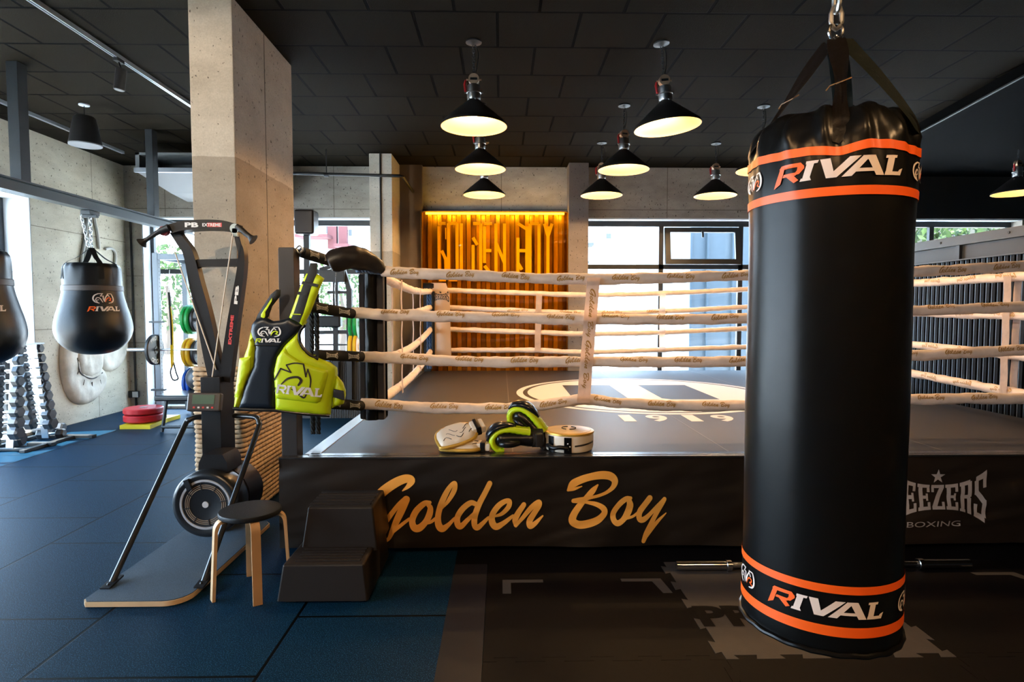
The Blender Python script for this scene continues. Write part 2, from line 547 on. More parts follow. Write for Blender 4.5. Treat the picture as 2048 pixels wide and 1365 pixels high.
EMB_W = [[(-.45,-.72,.12),(-.82,-.5,.14),(-.98,-.05,.14),(-.85,.45,.14),(-.5,.72,.13)], [(-.5,.72,.12),(-.05,.74,.12)], [(-.05,.74,.1),(-.28,.35,.1)], [(-.28,.35,.1),(.0,.38,.1)],
         [(.0,.38,.13),(.0,-.05,.13),(.08,-.45,.12)], [(.08,-.45,.12),(.2,.1,.13),(.45,.6,.12)], [(.45,.6,.1),(.62,.3,.1)], [(.45,.72,.1),(.86,.74,.12)],
         [(.86,.74,.12),(1.0,.2,.14),(.98,-.3,.14),(.8,-.6,.14),(.5,-.72,.1)], [(-.78,-.3,.1),(-.62,.1,.12),(-.35,.05,.12),(-.2,-.3,.1),(-.1,-.6,.06)], [(-.5,-.72,.1),(-.68,-.35,.1),(-.45,-.2,.08)]]
EMB_C = [[(.16,-.55,.06),(.28,-.15,.11),(.48,.1,.13),(.72,.05,.13),(.72,-.15,.12),(.55,-.28,.1)], [(.55,-.28,.1),(.82,-.42,.1)]]
def emblem(w, part):
    g = strokes2d(part, 4, 1.0, 4)
    return [(x * w / 2, y * w / 2 * .72) for x, y in g[0]], g[1]
R4 = lambda x0, x1, y0, y1: [(x0, y0), (x1, y0), (x1, y1), (x0, y1)]
BL = {
 'E': [R4(.1,.4,0,1), R4(0,.95,.87,1), R4(.74,.95,.7,.88), R4(0,.95,0,.13), R4(.74,.95,.12,.3), R4(.38,.8,.44,.56), R4(.64,.8,.36,.64)],
 'G': [R4(.05,.35,.1,.9), R4(.15,.9,.87,1), R4(.68,.9,.68,.88), R4(.15,.92,0,.13), R4(.64,.92,.1,.48), R4(.5,.92,.38,.5)],
 'Z': [R4(0,.98,.87,1), R4(0,.2,.7,.88), [(.62,.88),(.98,.88),(.38,.12),(0,.12)], R4(0,.98,0,.13), R4(.78,.98,.12,.3)],
 'R': [R4(.08,.38,0,1), R4(0,.8,.87,1), R4(.62,.92,.5,.95), R4(.3,.85,.44,.56), R4(.6,.92,0,.46), R4(0,.44,0,.09)],
 'S': [R4(.05,.35,.55,.9), R4(.15,.95,.87,1), R4(.7,.95,.68,.9), [(.05,.58),(.35,.64),(.95,.42),(.65,.36)], R4(.65,.95,.1,.44), R4(.05,.85,0,.13), R4(.05,.3,.1,.32)],
}
def geezers(width, height, star=True, boxing=False):
    P = []
    W = 'GEEZERS'
    for i, ch in enumerate(W):
        for p in BL[ch]:
            q = []
            # split long edges so the arched letters stay curved
            for a, b in zip(p, p[1:] + p[:1]):
                q += [a, ((a[0] + b[0]) / 2, (a[1] + b[1]) / 2)]
            o = []
            for x, y in q:
                u = (i + .04 + x * .92) / 7 * 2 - 1
                top = .42 + .58 * abs(u) ** 2.6; bot = -.42 - .58 * abs(u) ** 2.6
                o.append((u * width / 2, (bot + (top - bot) * y) * height / 2))
            P.append(o)
    if star:
        cx, cy, r = 0, height * .36, height * .13
        P.append([(cx + (r if k % 2 == 0 else r * .4) * math.sin(k * PI / 5), cy + (r if k % 2 == 0 else r * .4) * math.cos(k * PI / 5)) for k in range(10)])
    vs, fs = polys2d(P)
    if boxing:
        tv, tf = text2d('BOXING', width=width * .74, height=height * .15)
        b = len(vs)
        vs += [(x - width * .02, y - height * .37) for x, y in tv]; fs += [tuple(i + b for i in f) for f in tf]
    return vs, fs
# ================================================================== room
H = 3.63
XL, YB = -5.6, 9.1
conc_left = concrete('concrete_grey', (0.48, 0.41, 0.30), (0.74, 0.66, 0.50), seam=(1.2, 1.25, 'Y'))
conc_back = concrete('concrete_back', (0.33, 0.29, 0.24), (0.58, 0.53, 0.45), seam=(1.25, 1.0, 'X'))
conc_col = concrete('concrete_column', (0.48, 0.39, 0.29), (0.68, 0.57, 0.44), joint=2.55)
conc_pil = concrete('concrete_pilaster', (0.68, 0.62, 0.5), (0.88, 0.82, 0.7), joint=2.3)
brown_pil = mat('brown_panel', (0.16, 0.125, 0.1), 0.6, var=0.15, vscale=3, bump=0.1, bscale=60)
paint_black = mat('black_paint', (0.003, 0.003, 0.003), 0.9, spec=.02)
dark_wall = mat('dark_wall_paint', (0.01, 0.009, 0.008), 0.8, var=0.2)
reveal_mat = mat('white_plaster', (0.72, 0.74, 0.76), 0.8, var=0.05)
alu = mat('anthracite_aluminium', (0.03, 0.033, 0.036), 0.4, 0.3)
alu_light = mat('grey_aluminium', (0.35, 0.37, 0.39), 0.4, 0.4)
steel_grey = mat('steel_grey_paint', (0.03, 0.034, 0.036), 0.45, 0.2, var=0.1)
black_metal = mat('black_powder_coat', (0.012, 0.012, 0.013), 0.45, 0.0, bump=0.05, bscale=300)
brown_metal = mat('brown_black_powder_coat', (0.022, 0.017, 0.015), 0.42, 0.0)
chrome = mat('chrome', (0.75, 0.75, 0.76), 0.15, 1.0)
zinc = mat('zinc', (0.55, 0.55, 0.54), 0.35, 1.0, var=0.1)
glass = pane('window_glass', (0.97, 0.99, 1.0))

rubber = tiled('rubber_floor', 'Y', 'X', 0.95, 0.94, (0.0, 0.05), 0.008, (0.0012, 0.0125, 0.029), (0.0010, 0.0105, 0.025), (0.0001, 0.0001, 0.0002), 0.5,
               speck=(0.018, 0.085, 0.16), bumpd=0.006, spec=0.055)
rubber.node_tree.nodes['Principled BSDF'].inputs['Specular Tint'].default_value = (.35, .78, 1, 1)
bm = new(); box(bm, -6.2, 9.2, -4.2, 9.5, -0.15, 0); floor = struct('floor', bm, rubber)
ceil_m = tiled('ceiling_panels', 'X', 'Y', 0.61, 0.578, (0.03 + 0.305, -5.01 + 0.578 * 20 + 0.578), 0.013, (0.0128, 0.0098, 0.0060), (0.0158, 0.0122, 0.0078), (0.0004, 0.0004, 0.0004), 0.85,
               bumpd=0.012, spec=0.03, speckscale=160)
bm = new(); box(bm, -6.2, 9.2, -4.2, 9.5, H, H + 0.15); struct('ceiling', bm, ceil_m)

bm = new()
box(bm, XL - .36, XL, 7.3, YB + .3, 0, H)
box(bm, XL - .36, XL, -4.2, 7.3, 2.83, H)
box(bm, XL - .36, XL, -4.2, -1.0, 0, 2.83)
box(bm, XL - .36, XL, -1.0, 7.3, -.05, 0.04)
struct('wall_left', bm, conc_left)
bm = new()
box(bm, XL, 9.2, YB, YB + .3, 2.88, H)
box(bm, XL, -5.36, YB, YB + .3, 0, 2.88)
box(bm, -1.45, 1.28, YB, YB + .3, 0, 2.88)
box(bm, 7.95, 9.2, YB, YB + .3, 0, 2.88)
box(bm, -5.36, -1.45, YB, YB + .3, -.05, .04); box(bm, 1.28, 7.95, YB, YB + .3, -.05, .04)
struct('wall_back', bm, conc_back)
bm = new(); box(bm, 9.0, 9.2, -4.2, YB, 0, H); struct('wall_right', bm, dark_wall)
bm = new(); box(bm, -6, 9.2, -4.2, -4.0, 0, H); struct('wall_front', bm, dark_wall)
# plastered reveals of the openings
bm = new(); box(bm, XL - .33, XL - .002, 7.285, 7.3, .04, 2.83); box(bm, XL - .33, XL - .002, -1, 7.285, 2.815, 2.83)
box(bm, -5.36, -1.45, YB + .01, YB + .2, 2.86, 2.88); box(bm, 1.28, 7.95, YB + .01, YB + .2, 2.86, 2.88)
box(bm, -5.36, -5.345, YB + .01, YB + .2, .04, 2.86)
struct('trim_1', bm, reveal_mat)

def window(name, pieces, panes, m=alu):
    t = bpy.data.objects.new(name, None); COL.objects.link(t); t['kind'] = 'structure'; t.empty_display_size = .1
    t.location = V(pieces[0][0::2][:3]) if False else V(((pieces[0][0] + pieces[0][1]) / 2, (pieces[0][2] + pieces[0][3]) / 2, 0))
    b = new()
    for p in pieces: box(b, *p)
    obj('window_frame', b, m, t, True, 0)
    for p in panes:
        b = new(); box(b, *p); obj('pane', b, glass, t, True, 0)
    return t
y0, y1 = YB + .2, YB + .26
def glazing(name, x0, x1, mull, trans, skip=()):
    P = [(x0, x1, y0, y1, 2.78, 2.86), (x0, x1, y0, y1, .04, .1)]
    xs = [x0] + list(mull) + [x1]
    for x in xs:
        w = .035 if x0 < x < x1 else .05
        P.append((max(x0, x - w), min(x1, x + w), y0, y1, .1, 2.78))
    G = []
    for i in range(len(xs) - 1):
        if trans: P.append((xs[i], xs[i + 1], y0, y1, trans - .035, trans + .035))
        zz = [(.1, trans), (trans, 2.78)]
        for k, (a, b) in enumerate(zz):
            if (i, k) in skip: continue
            G.append((xs[i] + .02, xs[i + 1] - .02, y0 + .025, y0 + .033, a, b))
    return window(name, P, G)
glazing('window_1', -5.345, -1.45, (-4.05, -3.3), 2.08)
w2 = glazing('window_2', 1.28, 4.9, (2.47, 3.71), 2.16, skip=((1, 1),))
glazing('window_3', 4.9, 7.95, (6.7,), 2.16)
# top-hung sash tilted inwards at the bottom edge
Ms = Matrix.Translation((0, YB + .19, 2.75)) @ Matrix.Rotation(math.radians(-8), 4, 'X')
b = new()
for q in ((2.51, 3.67, -.05, .0, -.07, 0), (2.51, 3.67, -.05, 0, -.57, -.49), (2.51, 2.59, -.05, 0, -.5, -.06), (3.59, 3.67, -.05, 0, -.5, -.06)):
    box(b, *q, M=Ms)
ob = obj('sash', b, alu, w2, True, 0)
b = new(); box(b, 2.58, 3.6, -.03, -.022, -.5, -.06, M=Ms); obj('pane', b, glass, w2, True, 0)
b = new(); box(b, 3.07, 3.1, -.075, -.05, -.16, -.05, .005, M=Ms); obj('handle', b, alu, w2, True, 0)
# left glazing, in the outer plane of the thick wall
P = [(XL - .36, XL - .30, -1, 7.28, 2.74, 2.82), (XL - .36, XL - .30, -1, 7.28, .04, .1)]
G = []
ys = [-1, .6, 2.27, 3.94, 5.6, 7.25]
for y in ys: P.append((XL - .36, XL - .30, y - .04, y + .03, .1, 2.74))
for a, c in zip(ys, ys[1:]): G.append((XL - .34, XL - .332, a + .02, c - .02, .1, 2.74))
window('window_4', P, G)

# ---- concrete pillars
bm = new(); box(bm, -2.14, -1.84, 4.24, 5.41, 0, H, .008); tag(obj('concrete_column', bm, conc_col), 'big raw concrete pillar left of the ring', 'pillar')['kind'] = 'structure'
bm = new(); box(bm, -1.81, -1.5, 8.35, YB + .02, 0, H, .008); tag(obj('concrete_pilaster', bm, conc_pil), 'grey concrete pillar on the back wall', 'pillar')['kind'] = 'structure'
bm = new(); box(bm, -1.5, -1.17, 8.98, YB + .02, 0, H); struct('trim_2', bm, brown_pil)
bm = new(); box(bm, .985, 1.27, 8.82, YB + .02, 0, H); struct('trim_3', bm, concrete('concrete_brown', (0.2, 0.165, 0.14), (0.27, 0.23, 0.2)))
# vertical seam lines on the big pillar's long side
bm = new(); box(bm, -1.8405, -1.8385, 4.79, 4.798, 0, H); struct('trim_4', bm, mat('seam', (0.1, 0.08, 0.06), .9))
bm = new(); box(bm, 4.92, 8.99, YB - .02, YB, 2.88, H); struct('wall_shade_sheet', bm, mat('dim_wall_brown', (.022, .018, .015), .8))  # dark sheet added over the concrete; its colour stands in for shade
# dark lowered soffit on the right
bm = new(); prism(bm, [(4.3, 3.6), (4.3, 2.0), (9.0, 2.0), (9.0, 9.08), (5.1, 9.08)], Matrix.Translation((0, 0, H - .12)), .119); struct('soffit', bm, paint_black)
bm = new(); bar(bm, (4.29, 3.6, H - .115), (5.09, 9.05, H - .115), .02, .014); struct('trim_5', bm, mat('grey_edge', (0.03, 0.03, 0.03), .6))

# ================================================================== outside
gm = mat('pale_paving', (0.6, 0.6, 0.58), 0.9, var=0.08, vscale=.4)
bm = new(); box(bm, -90, 90, 9.45, 120, -.25, -.1); box(bm, -90, -6.0, -60, 9.45, -.25, -.1); struct('ground', bm, gm)
wht = mat('white_render', (0.8, 0.8, 0.79), 0.9)
redm = mat('red_render', (0.10, 0.030, 0.030), 0.9)
winm = mat('facade_glass', (0.04, 0.045, 0.05), 0.2)
def building(label, x0, x1, ya, yb, hgt, body, accents, wins):
    t = thing('apartment_building', label, 'building', ((x0 + x1) / 2, ya, -.1))
    b = new(); box(b, x0, x1, ya, yb, -.1, hgt); obj('wall', b, body, t, True, 0)
    for (a, c, z0, z1, m, d) in accents:
        b = new(); box(b, a, c, ya - d, ya - .003, z0, z1); obj('balcony' if d > .5 else 'wall_panel', b, m, t, True, 0)
    for (a, c, z0, z1) in wins:
        b = new(); box(b, a, c, ya - .06, ya - .004, z0, z1); obj('window', b, winm, t, True, 0)
    return t
Yb = 32
g = lambda px: (px - 1003) / 1200 * Yb
zz = lambda py: 1.48 + (622 - py) / 1200 * Yb
building('white apartment block with red balcony panels seen through the left back window', g(520), g(742), Yb, Yb + 8, 13, wht,
         [(g(663), g(680), zz(500), zz(440), redm, .3), (g(684), g(700), zz(497), zz(440), redm, .3), (g(610), g(672), zz(482), zz(476), redm, 1.2), (g(684), g(712), zz(500), zz(494), redm, 1.2)],
         [(g(658), g(664), zz(470), zz(455)), (g(702), g(708), zz(474), zz(462))])
building('white apartment block with balconies behind the ring, seen through the centre window', g(1180), g(1318), Yb + 6, Yb + 14, 14, wht,
         [(g(1172), g(1215), zz(472), zz(466), mat('pale_grey_render', (.055, .058, .06), .9), 1.2), (g(1172), g(1205), zz(513), zz(508), mat('pale_grey_render', (.055, .058, .06), .9), 1.2)], [(g(1185), g(1200), zz(522), zz(514)), (g(1250), g(1262), zz(452), zz(440))])
building('cream and red building beside the tree beyond the dark wall', g(1740), g(1965), Yb - 2, Yb + 6, 6.6, mat('cream_render', (.060, .052, .036), .9),
         [(g(1740), g(1965), 3.7, 4.1, redm, .5)], [(g(1855), g(1880), 4.6, 5.8), (g(1950), g(1975), 4.4, 5.6)])
# glass-clad tower close to the window
bl = mat('blue_cladding', (0.034, 0.050, 0.064), 0.5, var=.05)
tx = lambda px: (px - 1003) / 1200 * 15
t = thing('glazed_office_block', 'pale blue panel-clad block close outside the tilted window', 'building', (tx(1430), 15, -.1))
bm = new(); box(bm, tx(1378), tx(1560), 15, 21, -.1, 9); obj('wall', bm, bl, t, True, 0)
bm = new()
for p in (1378, 1412, 1463, 1515): box(bm, tx(p), tx(p) + .05, 14.9, 14.995, -.1, 9)
obj('joint_strips', bm, mat('joint_blue', (.018, .034, .05), .5), t, True, 0)
# blue parked car glimpsed under the rope
t = thing('car', 'blue parked car outside the centre back window', 'car', (7.1, 22, -.1))
bm = new(); prism(bm, [(0, .3), (.1, .75), (.9, .9), (1.4, 1.35), (2.9, 1.4), (3.6, .95), (4.1, .85), (4.2, .35)], Matrix(((1, 0, 0, 5.0), (0, 0, 1, 21.5), (0, 1, 0, 0), (0, 0, 0, 1))), 1.6)
obj('body', bm, mat('blue_car_paint', (.02, .04, .075), .3, coat=.5), t)
for x in (5.75, 8.3):
    bm = new(); cyl(bm, (x, 21.45, .22), (x, 21.7, .22), .32, 20); obj('wheel', bm, black_metal, t)
leafm = mat('leaf_green', (0.028, 0.055, 0.006), 0.7, var=.6, vscale=3)
barkm = mat('bark', (0.1, 0.07, 0.05), 0.9)
def tree(label, x, y, h, r, n=420):
    t = thing('tree', label, 'tree', (x, y, -.1))
    b = new(); tube(b, [(x, y, -.1), (x + .1, y, h * .4), (x, y, h * .7)], [.16, .12, .06], 8); obj('trunk', b, barkm, t)
    b = new()
    for k in range(n):
        a = random.random() * 2 * PI; ph = math.acos(random.uniform(-1, 1)); rr = r * random.uniform(.35, 1) ** .6
        c = V((x + rr * math.sin(ph) * math.cos(a), y + rr * math.sin(ph) * math.sin(a), h * .68 + rr * .85 * math.cos(ph)))
        s = random.uniform(.07, .15) * r / 1.8
        e = Euler((random.random() * 6, random.random() * 6, random.random() * 6)).to_matrix()
        vv = [b.verts.new(c + e @ V(p) * s) for p in ((-1, 0, 0), (-.2, -.55, .1), (1, 0, 0), (-.2, .55, .1))]
        b.faces.new(vv)
    obj('foliage', b, leafm, t, True, 0)
tree('bright green leafy tree seen over the dark slatted wall', 15.2, 20, 5.6, 2.6, 2200)
tree('green tree outside the squat rack window', -12.1, 22, 3.4, 1.8, 1100)
tree('green tree outside behind the vest and weight plates', -5.6, 21, 3.0, 1.5, 1000)

# ================================================================== light
w = bpy.data.worlds.new('world'); sc.world = w; w.use_nodes = True
wn, wl = w.node_tree.nodes, w.node_tree.links
bg = wn['Background']
tcw = wn.new('ShaderNodeTexCoord'); sxw = wn.new('ShaderNodeSeparateXYZ'); wl.new(tcw.outputs['Generated'], sxw.inputs[0])
rpw = wn.new('ShaderNodeValToRGB')
rpw.color_ramp.elements[0].position = 0.0; rpw.color_ramp.elements[0].color = (0.74, 0.88, 1.0, 1)
rpw.color_ramp.elements[1].position = 0.6; rpw.color_ramp.elements[1].color = (0.40, 0.66, 1.0, 1)
wl.new(sxw.outputs['Z'], rpw.inputs[0]); wl.new(rpw.outputs[0], bg.inputs['Color'])
bg.inputs['Strength'].default_value = 15.0
def light(name, kind, loc, rot=(0, 0, 0), **kw):
    d = bpy.data.lights.new(name, kind)
    for k, v in kw.items(): setattr(d, k, v)
    o = bpy.data.objects.new(name, d); COL.objects.link(o); o.location = loc; o.rotation_euler = rot
    return o
sun = light('sun', 'SUN', (-10, 5, 10), energy=40.0, angle=.01, color=(1, .95, .86))
sdir = V((0.43, 0.10, -1.0)).normalized()
sun.rotation_euler = sdir.to_track_quat('-Z', 'Y').to_euler()
def portal(name, loc, rot, sx, sy):
    o = light(name, 'AREA', loc, rot, shape='RECTANGLE', size=sx, size_y=sy)
    o.data.cycles.is_portal = True
portal('daylight_left', (XL - .37, 3.15, 1.43), (0, -PI / 2, 0), 2.75, 8.2)
portal('daylight_back_left', (-3.4, YB + .3, 1.46), (-PI / 2, 0, 0), 3.9, 2.8)
portal('daylight_back_right', (4.6, YB + .3, 1.46), (-PI / 2, 0, 0), 6.6, 2.8)
vs_ = sc.view_settings
vs_.view_transform = 'Standard'; vs_.look = 'None'; vs_.gamma = 1; vs_.exposure = 0.0; vs_.use_curve_mapping = False
# ================================================================== boxing ring
ZP = 0.594
RX0, RX1, RY0, RY1 = -1.19, 4.32, 3.66, 8.865
canvas_m = mat('ring_canvas', (0.026, 0.023, 0.022), 0.5, var=.12, vscale=2, bump=.06, bscale=220)
white_print = mat('white_print', (0.72, 0.70, 0.68), 0.5)
vinyl = mat('black_vinyl_banner', (0.030, 0.0195, 0.013), 0.42, var=.3, vscale=2, spec=.5)
vinyl_edge = mat('black_vinyl_edge', (0.02, 0.018, 0.017), 0.25, spec=.8)
gold_print = mat('gold_print', (0.86, 0.36, 0.055), 0.5, 0.0, var=.16, vscale=2.2)
silver_print = mat('silver_print', (0.42, 0.36, 0.33), 0.5)
rope_cover = mat('rope_cover_fabric', (0.76, 0.62, 0.53), 0.65, var=.10, vscale=14, bump=.35, bscale=45, bdist=.005)
gold_dec = mat('gold_rope_print', (0.40, 0.22, 0.045), 0.45, .2)
leather = mat('black_leather', (0.006, 0.006, 0.0065), 0.28, spec=.4, bump=.12, bscale=25)
blue_rope = mat('blue_cord', (0.03, 0.07, 0.16), 0.6)
black_fabric = mat('black_webbing', (0.01, 0.01, 0.01), 0.75, bump=.15, bscale=200)

ring = thing('boxing_ring', 'raised boxing ring platform with dark canvas, printed white roundel and black front banner', 'boxing ring', (1.56, 6.3, 0))
bm = new(); box(bm, RX0 + .05, RX1 - .05, RY0 + .08, RY1 - .05, 0.02, ZP - .05); obj('platform', bm, black_metal, ring)
bm = new(); box(bm, RX0, RX1, RY0, RY1, ZP - .06, ZP, .02, 3); obj('canvas', bm, canvas_m, ring)
# stretched edge covers
bm = new(); box(bm, RX0 - .03, RX0 + .075, RY0, RY1, ZP - .05, ZP + .004, .012, 3); obj('side_edge_cover', bm, mat('grey_vinyl_strip', (0.11, 0.12, 0.13), .3, spec=.8), ring, label='pale reflective vinyl edge strip')
bm = new(); box(bm, RX0 - .0, RX1, RY0 - .035, RY0 + .05, ZP - .05, ZP + .004, .014, 3); obj('front_edge_cover', bm, vinyl_edge, ring)
# front banner with soft folds
def apron(u, v):
    x = -1.345 + u * (4.5 + 1.345)
    z = .588 - v * .545
    d = .026 * noise.noise(V((x * 1.9 - z * 2.5, z * 4.0, 1.7))) + .013 * noise.noise(V((x * 4 - z * 9, z * 10, 4.1))) + .014 * math.sin(x * 3.1 + z * 4) * v
    return V((x, 3.612 - abs(d) * .9 - .012 * v, z))
bm = new(); sheet(bm, apron, 260, 26)
bmesh.ops.solidify(bm, geom=bm.faces[:], thickness=.003)
ap = obj('front_banner', bm, vinyl, ring, True, 80)
bm = new(); box(bm, -1.345, 4.5, 3.6, 3.66, .583, .596, .004); obj('banner_hem', bm, vinyl_edge, ap)
APRON = 1
def on_apron(x, z):
    u = (x + 1.345) / 5.845; v = (.588 - z) / .545
    p = apron(u, max(0, min(1, v)))
    return V((x, p.y - .0045, z))
pa = at(725, 945, 3.6); pb = at(1332, 1085, 3.6)
cx, czz = (pa.x + pb.x) / 2, (pa.z + pb.z) / 2
decal('lettering', scale2d(GB_FULL, width=pb.x - pa.x, height=pa.z - pb.z), lambda x, y: on_apron(cx + x, czz + y), gold_print, ap, .03, 'gold brush-script words on the banner')
pc = at(1875, 1004, 3.6)
decal('lettering', geezers(.615, .35, True), lambda x, y: on_apron(pc.x + x, pc.z + .03 + y), silver_print, ap, .03, 'silver arched block letters with a star')
decal('lettering', text2d('BOXING', width=.35, height=.036), lambda x, y: on_apron(pc.x - .03 + x, pc.z - .135 + y), silver_print, ap, .03)
# roundel printed on the canvas
def ann(r0, r1, n=96):
    vs = [(r0 * math.cos(2 * PI * k / n), r0 * math.sin(2 * PI * k / n)) for k in range(n)] + [(r1 * math.cos(2 * PI * k / n), r1 * math.sin(2 * PI * k / n)) for k in range(n)]
    return vs, [(k, (k + 1) % n, n + (k + 1) % n, n + k) for k in range(n)]
RC = V((1.52, 6.42, ZP))
flat = lambda c, dz: (lambda x, y: V((c[0] + x, c[1] + y, ZP + dz)))
decal('roundel_rim', ann(1.29, 1.36), flat(RC, .0012), white_print, ring)
n_ = 96
# white disc with the two dark bars left open
DG = ann(0.0001, 1.24)
decal('roundel', ([(1.24 * math.cos(2 * PI * k / n_), 1.24 * math.sin(2 * PI * k / n_)) for k in range(n_)], [tuple(range(n_))]), flat(RC, .0012), white_print, ring, label='white printed roundel')
decal('roundel_bars', polys2d([[(-.80, -.50), (-.24, -.50), (-.24, .66), (-.80, .66)], [(.10, -.42), (.18, -.5), (.66, -.5), (.66, .66), (.10, .66)]]), flat(RC, .002), canvas_m, ring)
for ch, px in zip('1919', (1254, 1315, 1384, 1447)):
    p = onz(px, 837, ZP)
    decal('digit', text2d(ch, bold=.03, width=.1 if ch == '1' else .17, height=.30), flat((p.x, p.y), .0015), white_print, ring)
seam_m = mat('seam_tape', (.12, .11, .1), .5)
bm = new()
for x in (.07, 1.43, 2.8): box(bm, x - .004, x + .004, RY0 + .06, RY1 - .02, ZP - .001, ZP + .0008)
obj('canvas_seams', bm, seam_m, ring, True, 0)

# ---- corner post
ppost = at(576, 497, 3.72)
t = thing('corner_post', 'square black steel corner post at the near left ring corner', 'ring post', (-1.32, 3.78, 0))
bm = new(); box(bm, -1.368, -1.272, 3.72, 3.83, 0, ppost.z, .004); obj('post', bm, brown_metal, t)
bm = new(); box(bm, -1.366, -1.274, 3.722, 3.828, ppost.z - .002, ppost.z + .006, .003); obj('cap', bm, black_metal, t)
bm = new()
for y in (499, 627, 715, 810):
    p = at(602, y, 3.775); tube(bm, cr([(-1.275, 3.775, p.z), (-1.255, 3.775, p.z + .022), (-1.235, 3.775, p.z), (-1.255, 3.775, p.z - .022)], 5, True), .006, 8, closed=True)
obj('eye_bolts', bm, zinc, t)

# ---- ropes
def wob(q):
    a = noise.noise(V((q.x * 7 + q.z * 40, q.y * 7, q.z * 55))) * .0075
    b = noise.noise(V((q.x * 26, q.y * 26, q.z * 34))) * .0042
    return V((a * .4, -abs(a) - .5 * b, a + b))
def make_rope(label, pts, r, group, decals=(), dscale=.19, endr=None, side='front'):
    P = [V(p) for p in cr([tuple(p) for p in pts], 26)]
    a, b = P[0], P[-1]
    t = thing('ring_rope', label, 'ring rope', tuple((a + b) / 2), 0, group)
    bm = new()
    tube(bm, P, r, 18, wob=wob)
    obj('cover', bm, rope_cover, t, True, 80)
    L = [0]
    for i in range(1, len(P)): L.append(L[-1] + (P[i] - P[i - 1]).length)
    def pos(s):
        s = max(0, min(L[-1] - 1e-5, s))
        for i in range(1, len(L)):
            if s <= L[i]:
                k = (s - L[i - 1]) / (L[i] - L[i - 1]); return P[i - 1].lerp(P[i], k), (P[i] - P[i - 1]).normalized()
    for s0, off in decals:
        sl = random.uniform(-.08, .08)
        def fm(x, y):
            c, d = pos(s0 + x)
            th = off + (y + sl * x) / r
            out = V((0, -1, 0)) if side == 'front' else V((-1, 0, 0))
            n = out * math.cos(th) + V((0, 0, 1)) * math.sin(th)
            q = c + n * r
            return q + wob(q) + n * .0036
        decal('lettering', scale2d(GB_SMALL, width=dscale, height=r * 1.25), fm, gold_dec, t)
    return t

RY = 4.12
front = [
 [(764,543),(860,548),(1000,554),(1160,559),(1320,556),(1500,551),(1843,543),(2048,532),(2146,527)],
 [(704,625),(768,629),(850,632),(1000,636),(1160,639),(1330,639),(1491,637),(1837,622),(2048,614),(2146,609)],
 [(722,713),(800,717),(960,724),(1130,724),(1186,724),(1330,724),(1491,723),(1833,711),(2048,700),(2146,696)],
 [(722,808),(860,816),(1000,817),(1100,808),(1165,800),(1230,805),(1330,811),(1491,811),(1833,799),(2048,797),(2146,796)]]
rows = ['topmost', 'second highest', 'third highest', 'lowest']
for k, pts in enumerate(front):
    W = [at(x, y, RY) for x, y in pts]
    ds = []
    s = [.16, .30, .37, .20][k]
    while s < 4.9:
        ds.append((s, [.05, .55, .45, .35][k] + random.uniform(-.15, .15))); s += .375
    make_rope('%s white ring rope along the near side, printed with gold script' % rows[k], W, .0375, 'near side ring ropes', ds)
BY = 8.62
back = [
 [(893,581),(1000,585),(1160,590),(1300,588),(1495,579),(1562,575)],
 [(896,615),(1040,622),(1180,626),(1330,623),(1495,614),(1562,611)],
 [(899,659),(1040,664),(1170,668),(1330,665),(1495,657),(1562,653)],
 [(903,701),(1068,701),(1157,705),(1316,700),(1495,694),(1562,691)]]
for k, pts in enumerate(back):
    W = [at(x, y, BY) for x, y in pts]
    ds = [(s, .2) for s in (1.0, 1.75, 2.35, 3.0)] if k == 1 else []
    make_rope('%s white ring rope along the far side, before the gold panel and window' % rows[k], W, .036, 'far side ring ropes', ds, .3)
def zat(y, Y): return at(900, y, Y).z
for k in range(4):
    z0 = [1.735, 1.43, 1.12, .845][k]; z1 = zat([583, 615, 659, 702][k], 8.5)
    sag = [.05, .02, .06, .07][k]
    pts = [V((-.86 + .13 * 0 - .14 * q, 4.2 + q * 4.3, z0 + (z1 - z0) * q - sag * math.sin(PI * q))) for q in (0, .12, .3, .5, .7, .88, 1)]
    make_rope('%s white ring rope along the left side, running back to the cream corner pad' % rows[k], pts, .036, 'left side ring ropes')
    z1 = zat([577, 612, 655, 692][k], 8.5)
    z0 = [1.745, 1.44, 1.13, .84][k]
    pts = [V((3.98, 4.2 + q * 4.3, z0 + (z1 - z0) * q - .02 * math.sin(PI * q))) for q in (0, .12, .3, .5, .7, .88, 1)]
    make_rope('%s white ring rope along the right side, in front of the slatted wall' % rows[k], pts, .036, 'right side ring ropes', [(.45, .3), (.85, .25), (1.25, .25)], .2, side='left')

# ---- vertical rope spacers
def spacer(label, top, bot, w, d, dec=None, grp=None, m=rope_cover):
    top, bot = V(top), V(bot)
    t = thing('rope_spacer', label, 'rope spacer', tuple(bot), 0, grp)
    bm = new(); sheet(bm, lambda u, v: bot.lerp(top, v) + V(((u - .5) * w + .004 * noise.noise(V((v * 6, u, w))), -d + .004 * math.sin(v * 23), 0)), 4, 30)
    bmesh.ops.solidify(bm, geom=bm.faces[:], thickness=d * 2); obj('strap', bm, m, t)
    if dec:
        ax = (top - bot).normalized()
        for v in dec:
            c = bot.lerp(top, v)
            decal('lettering', scale2d(GB_SMALL, width=.33, height=.05), lambda x, y: c - ax * x + V((y, -d - .009, 0)), gold_dec, t)
    return t
spacer('wide white vertical strap with gold script joining the near side ropes', at(1187, 556, RY - .045), at(1166, 806, RY - .045), .088, .008, (.72, .31))
spacer('white vertical strap on the far ropes before the gold panel', at(1078, 588, BY - .045), at(1075, 703, BY - .045), .085, .006, None, 'far rope spacers')
spacer('white vertical strap on the far ropes before the centre window', at(1325, 588, BY - .045), at(1324, 700, BY - .045), .085, .006, None, 'far rope spacers')
